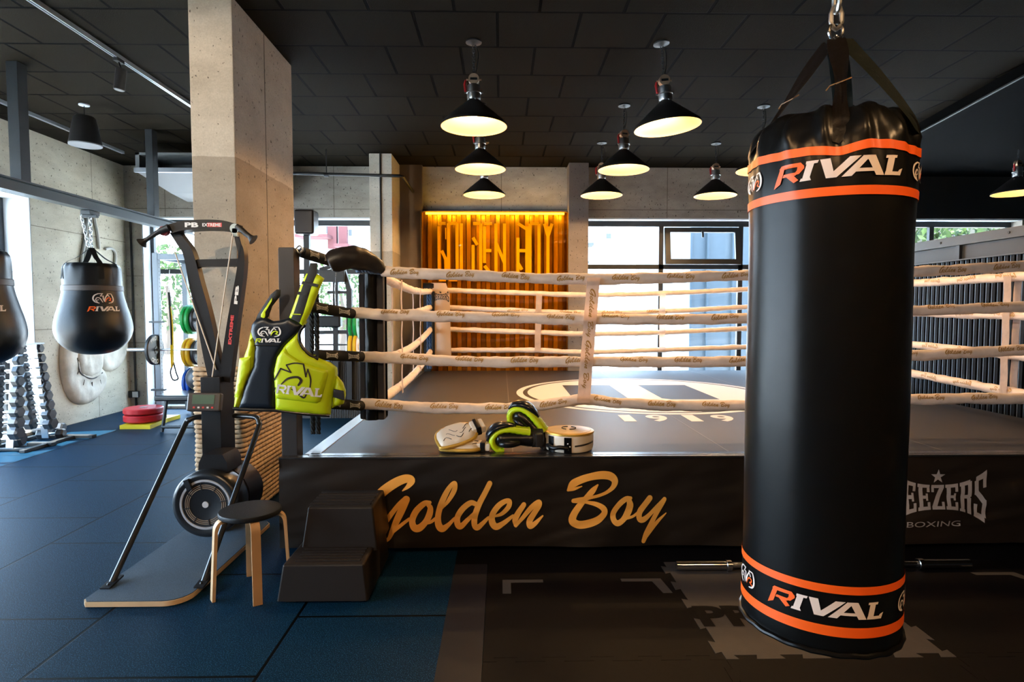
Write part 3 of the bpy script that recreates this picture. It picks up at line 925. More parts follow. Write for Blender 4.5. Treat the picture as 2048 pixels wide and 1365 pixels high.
def side_spacer(label, y, x, z0, z1, grp):
    t = thing('rope_spacer', label, 'rope spacer', (x, y, z0), 0, grp)
    for s in (-1, 1):
        bm = new(); sheet(bm, lambda u, v: V((x + s * (.044 - .006 * math.sin(v * PI * 3) ** 2), y + (u - .5) * .07, z0 + (z1 - z0) * v)), 2, 24)
        bmesh.ops.solidify(bm, geom=bm.faces[:], thickness=.006); obj('strap', bm, rope_cover, t)
side_spacer('white vertical strap on the left ropes, just behind the black corner pad', 5.1, -.885, .78, 1.74, 'left rope spacers')
side_spacer('white vertical strap on the left ropes, nearer the cream corner pad', 6.75, -.95, .80, 1.72, 'left rope spacers')
side_spacer('white vertical strap on the right ropes at the photo edge', 4.62, 3.98, .80, 1.75, 'right rope spacers')

# ---- tensioner sleeves of the near left corner
sl_y = [(604, 505, 664, 524), (612, 612, 706, 628), (632, 710, 724, 714), (640, 806, 724, 812)]
nm = ['topmost', 'second', 'third', 'lowest']
for k, (xa, ya, xb, yb) in enumerate(sl_y):
    a = at(xa, ya, 3.83); b = at(xb, yb, 4.10)
    t = thing('tensioner_sleeve', '%s black sleeve with white block lettering between corner post and rope' % nm[k], 'rope tensioner', tuple((a + b) / 2), 0, 'tensioner sleeves at the near left post')
    bm = new(); tube(bm, [a, a.lerp(b, .5), b], [.034, .036, .034], 16); obj('sleeve', bm, black_fabric, t)
    bm = new(); tube(bm, cr([tuple(b + V(p) * .02) for p in ((-1, 0, 0), (0, 0, 1), (1, .2, 0), (0, 0, -1))], 6, True), .007, 8, closed=True)
    tube(bm, [V((-1.25, 3.775, at(602, ya, 3.775).z)), a], .008, 8)
    obj('shackle', bm, chrome, t)
    d = (b - a).normalized()
    for q in (.27, .74):
        c = a.lerp(b, q)
        decal('lettering', geezers(.085, .045, False), lambda x, y: c + d * x + (V((d.y, -d.x, 0)).normalized() * math.cos(y / .037) + V((0, 0, math.sin(y / .037)))) * .0378, white_print, t)
# braided black cord hanging behind the post
for dx, lab in ((0, 'black braided cord hanging from the tensioner beside the vest'), (.035, 'second black braided cord beside the vest')):
    a = at(622 + dx * 300, 560, 3.98); b = at(626 + dx * 300, 868, 3.98)
    bm = new()
    for ph in (0, 2.1, 4.2):
        tube(bm, [a.lerp(b, i / 70) + V((.009 * math.cos(i * .9 + ph), .009 * math.sin(i * .9 + ph), 0)) for i in range(71)], .009, 6)
    single('braided_cord', bm, black_fabric, lab, 'cord', tuple(b), 'braided cords at the near left corner')

# ---- corner pads
t = thing('corner_pad', 'tall glossy black corner cushion at the near left ring corner', 'corner pad', (-.86, 4.28, .74))
z0, z1 = .72, 1.735
def pad(u, v):
    a = -PI * .5 + u * PI
    z = z0 + (z1 - z0) * v
    q = V((0, 0, z))
    bul = .004 * noise.noise(V((u * 9, z * 9, 3)))
    return V((-.905 + .05 * math.sin(a) * 1.0, 4.19 - (.05 + bul * 2) * math.cos(a), z))
bm = new(); box(bm, -.99, -.93, 4.18, 4.27, z0, z1, .01); box(bm, -.862, -.815, 4.16, 4.29, z0, z1, .01); box(bm, -.99, -.815, 4.2, 4.3, z0, z1, .012)
obj('backing', bm, mat('black_suede', (.012, .008, .007), .8), t)
bm = new(); sheet(bm, pad, 14, 60); bmesh.ops.solidify(bm, geom=bm.faces[:], thickness=-.02); obj('cushion', bm, leather, t, True, 80)
bm = new(); box(bm, -.99, -.81, 4.135, 4.31, .80, .845, .006); obj('strap', bm, black_fabric, t)
# draped black cover over the top tensioner
path = [at(*p) for p in ((658, 528, 3.95), (674, 521, 3.97), (700, 516, 4.0), (726, 519, 4.05), (750, 530, 4.08), (768, 544, 4.1))]
t = thing('corner_cover', 'black arched padded cover draped over the top corner rope', 'corner pad', tuple(path[2]))
pp = [V(p) for p in cr([tuple(p) for p in path], 8)]
bm = new(); tube(bm, pp, [.052 + .035 * math.sin(PI * min(1, i / (len(pp) - 1) * 1.05)) ** .7 - .02 * (i / len(pp)) for i in range(len(pp))], 18, flat=.8, wob=lambda q: V((0, .012 * noise.noise(q * 16), .012 * noise.noise(q * 18 + V((3, 1, 2))))))
obj('cover', bm, mat('black_drape', (.014, .011, .011), .45, bump=.3, bscale=18), t, True, 80)
bm = new(); a, b = at(714, 538, 4.09), at(765, 543, 4.11)
for ph in (0, 2.1, 4.2): tube(bm, [a.lerp(b, i / 20) + V((0, .014 * math.cos(i * .8 + ph), .014 * math.sin(i * .8 + ph))) for i in range(21)], .014, 8)
obj('rope_end', bm, mat('blue_grey_rope', (.12, .18, .28), .6), t, label='twisted blue rope showing under the cover')
# far left pad, cream
t = thing('corner_pad', 'cream corner pad with rolled top and black lettering at the far left ring corner', 'corner pad', tuple(at(880, 712, 8.45)))
prof = [(862, 712, 8.40), (862, 700, 8.40)]
xa, xb = at(868, 640, 8.4).x, at(902, 640, 8.4).x
zt, zbm = at(880, 566, 8.4).z, at(880, 712, 8.4).z
def pad2(u, v):
    # v 0..1 up the face then over the roll to the left
    k = v * 1.25
    skew = -.10 * max(0, k - .85) / .4
    z = zbm + (zt - zbm) * min(1, k) - max(0, k - 1) * .3
    y = 8.40 + max(0, k - .8) ** 2 * .9
    return V((xa + (xb - xa) * u + skew * 1.4 - .02 * k, y - .03 * math.sin(PI * u), z))
bm = new(); sheet(bm, pad2, 8, 40); bmesh.ops.solidify(bm, geom=bm.faces[:], thickness=.06)
obj('face', bm, mat('cream_vinyl', (.78, .6, .44), .45), t, True, 60)
bm = new(); box(bm, xa - .03, xa + .012, 8.36, 8.52, zbm, zt - .12, .008); cyl(bm, (xa - .15, 8.45, zt - .05), (xa + .0, 8.45, zt - .05), .055, 16); obj('side', bm, leather, t)
gcx, gcz = at(882, 594, 8.4).x, at(882, 594, 8.4).z
decal('lettering', geezers(.225, .17, True), lambda x, y: pad2(((gcx + x) - (xa - .02)) / (xb - xa), (gcz + y - zbm) / (zt - zbm) / 1.25) + V((0, -.014, 0)), mat('black_print', (.012, .012, .012), .5), t)
bm = new()
for px in (856, 861):
    a, b = at(px, 590, 8.5), at(px, 738, 8.5)
    for ph in (0, 2.1, 4.2): tube(bm, [a.lerp(b, i / 40) + V((.012 * math.cos(i * .9 + ph), .012 * math.sin(i * .9 + ph), 0)) for i in range(41)], .012, 6)
single('blue_cord', bm, blue_rope, 'twisted blue cords hanging beside the cream corner pad', 'cord', tuple(at(858, 738, 8.5)))
t = thing('corner_post', 'dark corner post behind the cream far left pad', 'ring post', (-1.08, 8.78, 0))
bm = new(); box(bm, -1.13, -1.03, 8.72, 8.83, .56, 1.86, .004); obj('post', bm, black_metal, t)
bm = new(); box(bm, -1.13, -1.0, 8.71, 8.84, 1.855, 1.865, .003); obj('cap', bm, mat('pale_board', (.5, .4, .3), .6), t)
t = thing('corner_post', 'far right corner post of the ring beside the slatted wall', 'ring post', (4.1, 8.75, 0))
bm = new(); box(bm, 4.04, 4.14, 8.7, 8.8, .56, 1.9, .004); obj('post', bm, black_metal, t)

# ---- things lying on the ring edge
cream_l = mat('cream_leather', (.78, .66, .52), .4, coat=.2)
gold_l = mat('gold_leather', (.62, .36, .06), .35, .4, var=.2, vscale=14)
lime = mat('lime_leather', (.56, .72, .005), .42, bump=.1, bscale=30)
ink = mat('black_ink', (.02, .014, .01), .5)
# round punch shield
c = onz(1138, 900, ZP); c.y += .02
t = thing('round_shield', 'round cream and gold punch shield lying flat at the ring edge', 'punch shield', (c.x, c.y, ZP))
R = .157; hh = .128
T0 = Matrix.Translation((c.x, c.y, ZP))
bm = new(); lathe(bm, [(.02, .002), (R - .02, .002), (R - .006, .01), (R, .03), (R, hh - .03), (R - .003, hh - .018)], 48, T0); obj('side_wall', bm, cream_l, t)
bm = new(); lathe(bm, [(R - .006, hh - .02), (R + .004, hh - .014), (R + .003, hh - .004), (R - .012, hh), (R - .02, hh - .002)], 48, T0, cap=False); obj('rim_piping', bm, gold_l, t)
bm = new(); lathe(bm, [(R - .016, hh - .006), (R - .02, hh), (R * .5, hh + .006), (.001, hh + .008)], 48, T0); obj('top_face', bm, mat('pale_gold_leather', (.75, .52, .25), .4, .15), t)
bm = new(); 
for a0, a1 in ((0, 1.1), (1.6, 2.7), (3.2, 4.2), (4.7, 5.9)):
    tube(bm, [c + V((.045 * math.cos(a), .045 * math.sin(a), hh + .009)) for a in [a0 + (a1 - a0) * i / 8 for i in range(9)]], .003, 6)
obj('emblem', bm, ink, t)
def side(x, z, off=.004):
    a = -PI / 2 + x / R
    return c + V(((R + off) * math.cos(a), (R + off) * math.sin(a), z))
bm = new(); sheet(bm, lambda u, v: side(-.045 + u * .045, .006 + v * .10), 6, 6); bmesh.ops.solidify(bm, geom=bm.faces[:], thickness=.004); obj('strap_patch', bm, leather, t)
bm = new(); sheet(bm, lambda u, v: side(-.16 + u * .045, .006 + v * .10, .003), 6, 6); bmesh.ops.solidify(bm, geom=bm.faces[:], thickness=.004); obj('strap_patch', bm, leather, t)
bm = new(); tube(bm, [side(-.16 + i * .0125, .045 + .004 * math.sin(i), .01 + .02 * math.sin(PI * i / 11)) for i in range(12)], .013, 10); obj('handle', bm, leather, t)
bm = new(); tube(bm, [side(.02 + i * .013, .052 + .001 * i, .001) for i in range(13)], .005, 8); obj('seam_slot', bm, ink, t)
for dx, dz in ((0, .018), (0, -.018), (.012, 0), (-.012, 0)):
    p = side(-.022 + dx, .05 + dz, .006); bm = new(); sphere(bm, p, .005, None, 8, 6); obj('rivet', bm, white_print, t)

# boxing gloves: fist body, thumb roll, cuff
def glove(label, base, rot, palm=1):
    t = thing('boxing_glove', label, 'boxing glove', base)
    t.rotation_euler = rot
    # local frame: x along the forearm towards the knuckles, z up
    bm = new()
    prof = [(-.11, .048), (-.09, .054), (-.04, .046), (0, .046), (.05, .05), (.09, .05), (.12, .042), (.135, .02), (.138, .004)]
    tube(bm, cr([(x, 0, .012 * math.sin((x + .1) * 6)) for x, r in prof], 4), [q[0] for q in cr([(r,) for x, r in prof], 4)], 20, flat=1.15)
    obj('fist', bm, leather, t, False, 80)
    bm = new()   # lime roll along the back of the hand, curled round the knuckles and under
    pts = [(-.085, 0, .045), (-.02, 0, .06), (.05, 0, .072), (.11, 0, .062), (.148, 0, .025), (.15, 0, -.02), (.12, 0, -.055), (.08, 0, -.055)]
    P = cr(pts, 6)
    tube(bm, P, [.027 - .006 * (i / len(P)) for i in range(len(P))], 14, flat=2.0, wob=lambda q: V((0, 0, .0018 * math.sin(q.x * 190))))
    obj('padded_roll', bm, lime, t, False, 80, label='lime green padded roll')
    bm = new()
    P = cr([(.0, 0, .088), (.06, 0, .098), (.12, 0, .09), (.168, 0, .05), (.178, 0, .0)], 6)
    tube(bm, P, [.008 + .016 * math.sin(PI * (i + 1) / (len(P) + 1)) for i in range(len(P))], 12, flat=2.2)
    obj('knuckle_shell', bm, mat('blue_black_leather', (.008, .011, .016), .22, spec=.6), t, False, 80)
    bm = new(); tube(bm, cr([(-.01, .05 * palm, -.01), (.04, .075 * palm, -.005), (.08, .07 * palm, -.005), (.105, .05 * palm, -.01)], 6), [.018 + .006 * math.sin(PI * k / 18) for k in range(19)], 12)
    obj('thumb', bm, leather, t, False, 80)
    bm = new(); tube(bm, [(-.10, 0, 0), (-.17, 0, 0)], [.057, .06], 20, flat=1.05); obj('cuff', bm, black_fabric, t, False)
    bm = new(); box(bm, -.165, -.115, -.064, .064, -.045, .045, .012); obj('wrist_strap', bm, mat('black_hook_strap', (.02, .015, .012), .5), t, False)
    return t
g1 = onz(1000, 905, ZP)
gl1 = glove('black and lime boxing glove lying lowest, beside the cream mitts', (g1.x + .10, g1.y + .03, ZP + .076), (math.radians(-6), math.radians(2), PI + .12), 1)
gl2 = glove('black and lime boxing glove propped on top of the other one', (g1.x + .195, g1.y + .11, ZP + .14), (math.radians(-8), math.radians(-40), PI - .15), 1)
decal('lettering', rival(.07, .018)[1], lambda x, y: V((g1.x + .215 + x, g1.y - .045, ZP + .075 + y)), white_print, None) if False else None

# focus mitts
def mitt(label, c, tilt, rz):
    t = thing('focus_mitt', label, 'focus mitt', c); t.rotation_euler = (tilt[0], tilt[1], rz)
    poly = [(-.12, -.06), (-.10, -.09), (.0, -.10), (.09, -.085), (.125, -.04), (.12, .03), (.08, .085), (0, .10), (-.08, .085), (-.12, .04)]
    bm = new(); pillow(bm, [(x, y) for x, y, in [tuple(p) for p in cr(poly, 4, True)]], lambda x, y, d: V((x, y, d)), .02, .025, .05, .02); obj('strike_pad', bm, cream_l, t, False, 80)
    bm = new(); tube(bm, [V((x, y, .012)) for x, y in cr(poly, 5, True)], .012, 10, closed=True); obj('gold_edge', bm, gold_l, t, False)
    bm = new()
    random.seed(5)
    for k in range(7):
        x, y = -.09 + k * .028, -.06 + (k * 37 % 11) * .009
        tube(bm, [V((x + .012 * i, y + .02 * math.sin(i * .9 + k), .044)) for i in range(5)], .0028, 5)
    obj('printed_lines', bm, ink, t, False)
    bm = new(); box(bm, .10, .19, -.05, .05, .0, .05, .012); obj('wrist_cuff', bm, cream_l, t, False)
    bm = new(); box(bm, .125, .16, -.055, .055, -.004, .056, .008); obj('cuff_strap', bm, leather, t, False)
    return t
m1 = onz(925, 908, ZP)
mitt('lower cream and gold focus mitt on the ring edge', (m1.x - .01, m1.y + .08, ZP + .012), (math.radians(0), 0), -.15)
mitt('upper cream and gold focus mitt leaning on the lower one', (m1.x - .045, m1.y + .085, ZP + .09), (math.radians(24), math.radians(-14)), .25)
LAMP_W = 115; FRONT_W = 1.4; LED_S = 30; LED_W = 1.2
# ================================================================== hanging lamps
lamp_black = mat('lamp_black_enamel', (0.012, 0.010, 0.009), 0.5)
lining = mat('lamp_cream_lining', (0.36, 0.24, 0.11), 0.55)
brass_plate = mat('copper_plate', (.62, .42, .27), .4, .5)
red_plastic = mat('red_plastic', (.55, .02, .02), .4)
bulb_m = emis('bulb_glow', (1.0, .74, .38), 22)
def chain(bm, a, b, r=.012, w=.0028, n=None, wide=.62):
    a, b = V(a), V(b); L = (b - a).length; n = n or max(2, int(L / (r * 1.6))); d = (b - a) / n
    s, u = frame(b - a, V((0, 1, 0)) if abs((b - a).normalized().y) < .9 else V((1, 0, 0)))
    dn = d.normalized(); h = d.length * .72
    for i in range(n):
        c = a + d * (i + .5)
        x = s if i % 2 == 0 else u
        tube(bm, [c + dn * h * math.cos(q) + x * r * wide * math.sin(q) for q in [2 * PI * k / 10 for k in range(10)]], w, 6, closed=True)
def make_lamp(label, x, y):
    t = thing('pendant_lamp', label, 'hanging lamp', (x, y, H), 0, 'industrial pendant lamps over the ring')
    bm = new(); lathe(bm, [(.062, -.0), (.064, -.012), (.03, -.02), (.012, -.03)], 24); obj('canopy', bm, steel_grey, t, False)
    bm = new(); chain(bm, (0, 0, -.03), (0, 0, -.27), .017, .003, 12); obj('chain', bm, steel_grey, t, False)
    bm = new(); tube(bm, cr([(0.01, 0, -.02), (.035, .01, -.08), (.03, .01, -.17), (.01, .01, -.27)], 6), .003, 6); obj('cable', bm, lamp_black, t, False)
    bm = new(); cyl(bm, (0, -.024, -.30), (0, .024, -.30), .043, 24); cyl(bm, (-.06, 0, -.30), (.06, 0, -.30), .007, 8)
    jb = obj('junction_box', bm, brass_plate, t, False)
    bm = new(); box(bm, -.028, .028, -.026, -.0235, -.309, -.291); obj('name_plate', bm, steel_grey, jb, False, 0)
    bm = new(); lathe(bm, [(.02, -.335), (.048, -.345), (.052, -.35), (.052, -.395), (.060, -.398), (.060, -.408), (.055, -.412), (.055, -.45), (.048, -.462), (.03, -.466)], 28)
    hd = obj('lamp_head', bm, zinc, t, False)
    bm = new()
    for s in (-1, 1): cyl(bm, (s * .05, 0, -.403), (s * .072, 0, -.403), .008, 8)
    for k in range(6): cyl(bm, (.05 * math.cos(k), .05 * math.sin(k), -.46), (.05 * math.cos(k), .05 * math.sin(k), -.475), .006, 6)
    obj('screws', bm, zinc, hd, False)
    bm = new(); tube(bm, [(-.065, -.01, -.31), (-.072, -.012, -.34), (-.066, -.012, -.40)], [.008, .011, .009], 10); obj('release_handle', bm, red_plastic, t, False, label='red handle')
    bm = new(); lathe(bm, [(.045, -.462), (.062, -.478), (.16, -.56), (.235, -.625), (.262, -.648), (.268, -.662), (.268, -.672)], 56, cap=False); obj('shade', bm, lamp_black, t, False, 60)
    bm = new(); lathe(bm, [(.02, -.474), (.058, -.484), (.156, -.566), (.23, -.63), (.257, -.652), (.263, -.672), (.268, -.672)], 56, cap=False); obj('shade_lining', bm, lining, t, False, 60)
    bm = new(); lathe(bm, [(.012, -.485), (.018, -.51), (.036, -.55), (.036, -.575), (.02, -.595), (.002, -.60)], 18); obj('bulb', bm, bulb_m, t, False)
    return t
LX, LY = (-.22, 1.285, 2.755), (4.91, 6.37, 7.77)
lab = [['pendant lamp with glowing cone shade, nearest of the left row above the ring', 'large tilted glowing pendant lamp, nearest in the middle row', 'nearest pendant lamp of the right row, behind the big black bag top'],
       ['pendant lamp second in the left row, partly hidden by the nearer shade', 'pendant lamp in the middle of the middle row over the ring', 'pendant lamp half hidden by the left edge of the black bag'],
       ['small far pendant lamp at the back of the left row above the gold panel', 'far pendant lamp in the middle row before the centre window', 'far pendant lamp in front of the concrete lintel, just left of the bag']]
L0 = None
for j, y in enumerate(LY):
    for i, x in enumerate(LX):
        if L0 is None: L0 = make_lamp(lab[j][i], x, y); o = L0
        else: o = dup(L0, (x, y, H), random.uniform(-.3, .3), lab[j][i])
        if (i, j) == (1, 0): o.rotation_euler = (0, math.radians(-5), 0)
        light('pendant_light', 'POINT', (x - (.045 if (i, j) == (1, 0) else 0), y, H - .59), energy=LAMP_W, color=(1, .60, .26), shadow_soft_size=.04)
dup(L0, (6.5, 7.54, H), .2, 'pendant lamp at the right edge, beyond the slatted wall')
light('pendant_light', 'POINT', (6.5, 7.54, H - .59), energy=LAMP_W * .6, color=(1, .60, .26), shadow_soft_size=.04)
# the same lamps hang behind the photographer
for x, y in ((-1.2, -.3), (.6, -.6), (2.4, .1)):
    dup(L0, (x, y, H), .1, 'pendant lamp hanging behind the viewpoint, %s of the three there' % {-1.2: 'leftmost', .6: 'middle', 2.4: 'rightmost'}[x])
    light('pendant_light', 'POINT', (x, y, H - .59), energy=LAMP_W * FRONT_W, color=(1, .62, .30), shadow_soft_size=.05)

# ================================================================== gold sign panel
gx0, gx1, gz0, gz1 = -1.163, .977, .05, 2.93
gold_sheet = mat('gold_corrugated_sheet', (.22, .125, .012), .4, .4, var=.12, vscale=3)
gold_letter = mat('bright_gold_letter', (1.0, .70, .10), .5)
t = thing('gold_sign', 'tall amber gold sign panel with cut letters and a glowing strip along the top', 'wall sign', ((gx0 + gx1) / 2, 9.05, gz0))
bm = new()
pts = []
x = gx0; k = 0
while x < gx1:
    pts += [(x, 9.04), (x + .055, 9.04), (x + .072, 8.99), (x + .127, 8.99)]
    x += .144
pts = [p for p in pts if p[0] <= gx1] + [(gx1, 9.04)]
vs = [(bm.verts.new((a, b, gz0)), bm.verts.new((a, b, gz1))) for a, b in pts]
for a, b in zip(vs, vs[1:]): bm.faces.new((a[0], b[0], b[1], a[1]))
obj('corrugated_back', bm, gold_sheet, t, True, 0)
bm = new(); x = gx0 + .075
while x < gx1 - .06:
    box(bm, x, x + .056, 8.972, 8.984, gz0, gz1 - .03); x += .144
obj('slats', bm, mat('gold_slat', (.34, .19, .018), .4, .3), t, True, 0)
bm = new(); box(bm, gx0 - .02, gx0, 8.90, 9.06, gz0, gz1); box(bm, gx1, gx1 + .008, 8.90, 9.06, gz0, gz1); box(bm, gx0 - .02, gx1 + .008, 8.96, 9.06, gz1, gz1 + .02); obj('frame', bm, mat('gold_frame', (.3, .15, .02), .4, .5), t, True, 0)
# letters: tall condensed strokes
LT = {'G': [[(0,.1),(0,.95)], [(0,1),(.9,1)], [(.9,.92),(.9,.72)], [(.35,.52),(.9,.36)], [(.9,.4),(.9,0)], [(0,0),(.9,0)]],
 'O': [[(0,0),(0,1)], [(.9,0),(.9,1)], [(0,1),(.9,1)], [(0,0),(.9,0)]],
 'L': [[(.2,1),(.2,0)], [(.2,.12),(.9,0)]], 'D': [[(.9,0),(.9,1)], [(0,1),(.9,1)], [(0,.62),(0,0)], [(0,.75),(.5,.62)], [(0,0),(.9,0)]],
 'E': [[(0,.95),(0,.3)], [(0,1),(.9,1)], [(0,.52),(.8,.52)], [(0,.25),(.8,.1)], [(.1,0),(.9,0)]],
 'N': [[(0,0),(0,1)], [(.95,0),(.95,1)], [(0,.66),(.95,.3)]], 'B': [[(0,0),(0,.75)], [(0,1),(.9,.9)], [(.9,.95),(.9,.05)], [(0,.52),(.9,.52)], [(0,.3),(.4,.18)], [(0,0),(.9,0)]],
 'Y': [[(.5,0),(.5,.95)], [(.1,1),(.5,.78)], [(.95,1),(.5,.78)]]}
pxs = [('G', 880, 888 + 3), ('O', 899, 914), ('L', 922, 930), ('D', 948, 961), ('E', 971, 984), ('N', 994, 1008), ('B', 1038, 1054), ('O', 1062, 1078), ('Y', 1089, 1103)]
zlt, zlb = at(900, 447, 8.93).z, at(900, 560, 8.93).z
for ch, pa_, pb_ in pxs:
    xa, xb = at(pa_ - 2, 500, 8.93).x, at(pb_ + 2, 500, 8.93).x
    bm = new()
    for kk, ((u0, v0), (u1, v1)) in enumerate(LT[ch]):
        yk = 8.94 - kk * .0016
        a = V((xa + (xb - xa) * u0, yk, zlb + (zlt - zlb) * v0)); b2 = V((xa + (xb - xa) * u1, yk, zlb + (zlt - zlb) * v1))
        bar(bm, a, b2, .012, .046, up=V((1, 0, 0)) if abs(v1 - v0) > .3 else V((0, 0, 1)))
    obj('letter', bm, gold_letter, t, True, 0)
bm = new(); box(bm, gx0 + .05, gx1 - .05, 8.92, 8.945, gz1 - .03, gz1 - .005); obj('light_strip', bm, emis('amber_led', (1, .55, .08), LED_S), t, True, 0)
bm = new(); box(bm, gx0, gx1, 8.885, 8.891, gz0, gz1 - .01); obj('amber_acrylic', bm, pane('amber_acrylic', (1.0, .84, .30)), t, True, 0)
for k in range(9):
    light('led_light', 'AREA', (gx0 + .2 + k * .23, 8.93, gz1 - .035), (math.radians(12), 0, 0), energy=LED_W, color=(1, .68, .2), shape='RECTANGLE', size=.05, size_y=.02)

# ================================================================== foreground heavy bag
BX = at(1651, 622, 1.49).x; BYY = 1.49; BR = .1775
zf = lambda py: at(1652, py, 1.338).z
bag_m = mat('bag_vinyl', (.004, .004, .004), .30, spec=.22, bump=.04, bscale=18)
orange = mat('orange_vinyl', (.95, .12, .008), .4, bump=.05, bscale=30)
bagwhite = mat('bag_print_white', (.80, .66, .58), .5)
t = thing('heavy_bag', 'large black cylindrical punching bag with orange bands hanging in the right foreground', 'punching bag', (BX, BYY, zf(1307)))
BT = Matrix.Translation((BX, BYY, 0))
PH0 = math.atan2(-BYY, -BX)
def brad(z, a):
    """radius of the bag at height z and angle a (0 faces the lens)"""
    a = (a + PI) % (2 * PI) - PI
    r = BR + .0065 * max(0, min(1, (1.72 - z) / .5)) + .006 * math.exp(-((z - 1.79) / .12) ** 2) + .002 * math.sin(z * 5)
    k = max(0, (z - 1.70) / .25)
    r += k * k * .0075 * (math.sin(a * 13 + 1.5 * math.sin(a * 2) + z * 8) + .7 * math.sin(a * 27 + z * 25)) 
    r -= .011 * max(0, (z - 1.72) / .2) * math.exp(-((a - .03) / .16) ** 2)
    if z < .74: r += .001 * math.sin(a * 23) * (0.74 - z) / .06
    return r
prof = [(.001, zf(1303)), (.9, zf(1307)), (.975, zf(1302)), (.995, zf(1292)), (1, zf(1280))] + [(1, zf(1280) + i * (1.86 - zf(1280)) / 88) for i in range(1, 89)] + [(.99, 1.875), (.972, 1.89), (.945, 1.906), (.90, 1.922), (.83, 1.936), (.72, 1.945), (.5, 1.95), (.25, 1.952), (.001, 1.952)]
def bdisp(q, a):
    f = math.hypot(q.x, q.y)
    rr = brad(q.z, a) * f
    if q.z > 1.87: rr += .005 * f * math.sin(a * 13 + f * 9) * min(1, f * 2)
    z = q.z + (.007 * math.sin(a * 9 + 3 * f) * (1 - abs(f - .8)) if q.z > 1.90 else 0)
    return V((rr * math.cos(a + PH0), rr * math.sin(a + PH0), z))
bm = new(); lathe(bm, prof, 128, BT, bdisp); body = obj('bag_body', bm, bag_m, t, True, 80)
def bmap(th, z, off):
    r = brad(z, th) + off
    return V((BX + r * math.cos(PH0 + th), BYY + r * math.sin(PH0 + th), z))
def band(z0, z1, wav=0.0):
    bm = new()
    f = lambda u, v: bmap(u * 2 * PI - PI, z0 + (z1 - z0) * v - wav * .011 * math.exp(-((u * 2 * PI - PI - .12) / .22) ** 2) + wav * .003 * math.sin(u * 25), .0022)
    sheet(bm, f, 128, 4, True)
    return obj('orange_band', bm, orange, t, True, 80)
band(zf(305), zf(287), 1); band(zf(394), zf(376)); band(zf(1179), zf(1163)); band(zf(1263), zf(1243))
# hem at the bottom
bm = new(); tube(bm, [bmap(k * 2 * PI / 96, zf(1299) + .0012 * math.sin(k * 1.3), .001) for k in range(96)], .006, 8, closed=True); obj('bottom_hem', bm, bag_m, t)
for zc, w_, h_, c_, tl in ((zf(340), .268, .050, .10, .02), (zf(1211), .25, .045, .085, 0)):
    gR, gX = rival(w_, h_)
    fm = lambda x, y: bmap(c_ + x / BR, zc + y + tl * x, .003)
    decal('lettering', gR, fm, orange, t, .02, 'orange initial of the brand word')
    decal('lettering', gX, fm, bagwhite, t, .02, 'white italic capitals')
    for th in (-1.1, 1.32):
        fe = lambda x, y: bmap(th + x / BR, zc + y, .003)
        decal('emblem', emblem(.078, EMB_W), fe, bagwhite, t, .02)
        decal('emblem', emblem(.078, EMB_C), fe, orange, t, .02)
# webbing straps to the hook
strap_m = mat('dark_webbing', (.02, .026, .022), .4, bump=.2, bscale=60)
film = mat('torn_black_film', (.014, .010, .008), .3, spec=.8, bump=.3, bscale=30)
hook = at(1672, 62, 1.49)
for th, mm, wd in ((-1.35, film, .040), (.12, film, .034), (1.25, strap_m, .046), (2.95, strap_m, .046)):
    bm = new()
    foot = bmap(th, 1.925, -.018); low = bmap(th, 1.85 if th == .12 else 1.88, .004)
    top = hook + (foot - hook) * .10
    path = cr([tuple(top), tuple(top.lerp(foot, .5) + V((.006, 0, 0))), tuple(foot), tuple(low)], 10)
    tan = V((-math.sin(PH0 + th), math.cos(PH0 + th), 0)); tan = (tan * .5 + V((.877, -.48, 0)) * (1 if tan.dot(V((.877, -.48, 0))) >= 0 else -1)).normalized()
    n_p = len(path) - 1
    sheet(bm, lambda u, v: V(path[int(round(v * n_p))]) + (tan * (1 - v) + V((-math.sin(PH0 + th), math.cos(PH0 + th), 0)) * v * (1 if tan.dot(V((-math.sin(PH0 + th), math.cos(PH0 + th), 0))) > 0 else -1)).normalized() * (u - .5) * wd * (1 + .3 * math.sin(v * 9 + th * 5) * (mm is film)) + V((0, 0, .004 * math.sin(u * 12 + v * 7) * (mm is film))), 5, n_p)
    bmesh.ops.solidify(bm, geom=bm.faces[:], thickness=.003); obj('strap', bm, mm, t, True, 60)
    if mm is film:
        bm = new(); c = V(path[12]); tube(bm, [c + tan * .022 + V((0, 0, .004)), c - V((0, .01, .004)), c - tan * .022 - V((0, 0, .008)), c - tan * .03 + V((0, 0, -.018))], .0018, 5); obj('frayed_tape', bm, mat('brown_tape', (.2, .09, .02), .5), t)
bm = new(); tube(bm, [hook + V((.017 * math.sin(q), .0, .02 * math.cos(q))) for q in [k * 2 * PI / 14 for k in range(14)]], .0045, 8, closed=True); obj('ring_hook', bm, chrome, t)
for k in range(4):
    a = hook + V((0, 0, -.015)); th = (-1.35, .12, 1.25, 2.95)[k]; foot = bmap(th, 1.925, -.018)
    bm = new(); chain(bm, a, a.lerp(foot, .13), .009, .0025, 2); obj('shackle_link', bm, chrome, t)
bm = new(); chain(bm, hook + V((0, 0, .012)), V((hook.x, hook.y, H - .03)), .022, .0055, 36); obj('chain', bm, zinc, t)
bm = new(); box(bm, hook.x - .06, hook.x + .06, hook.y - .06, hook.y + .06, H - .03, H, .005); obj('ceiling_plate', bm, black_metal, t)

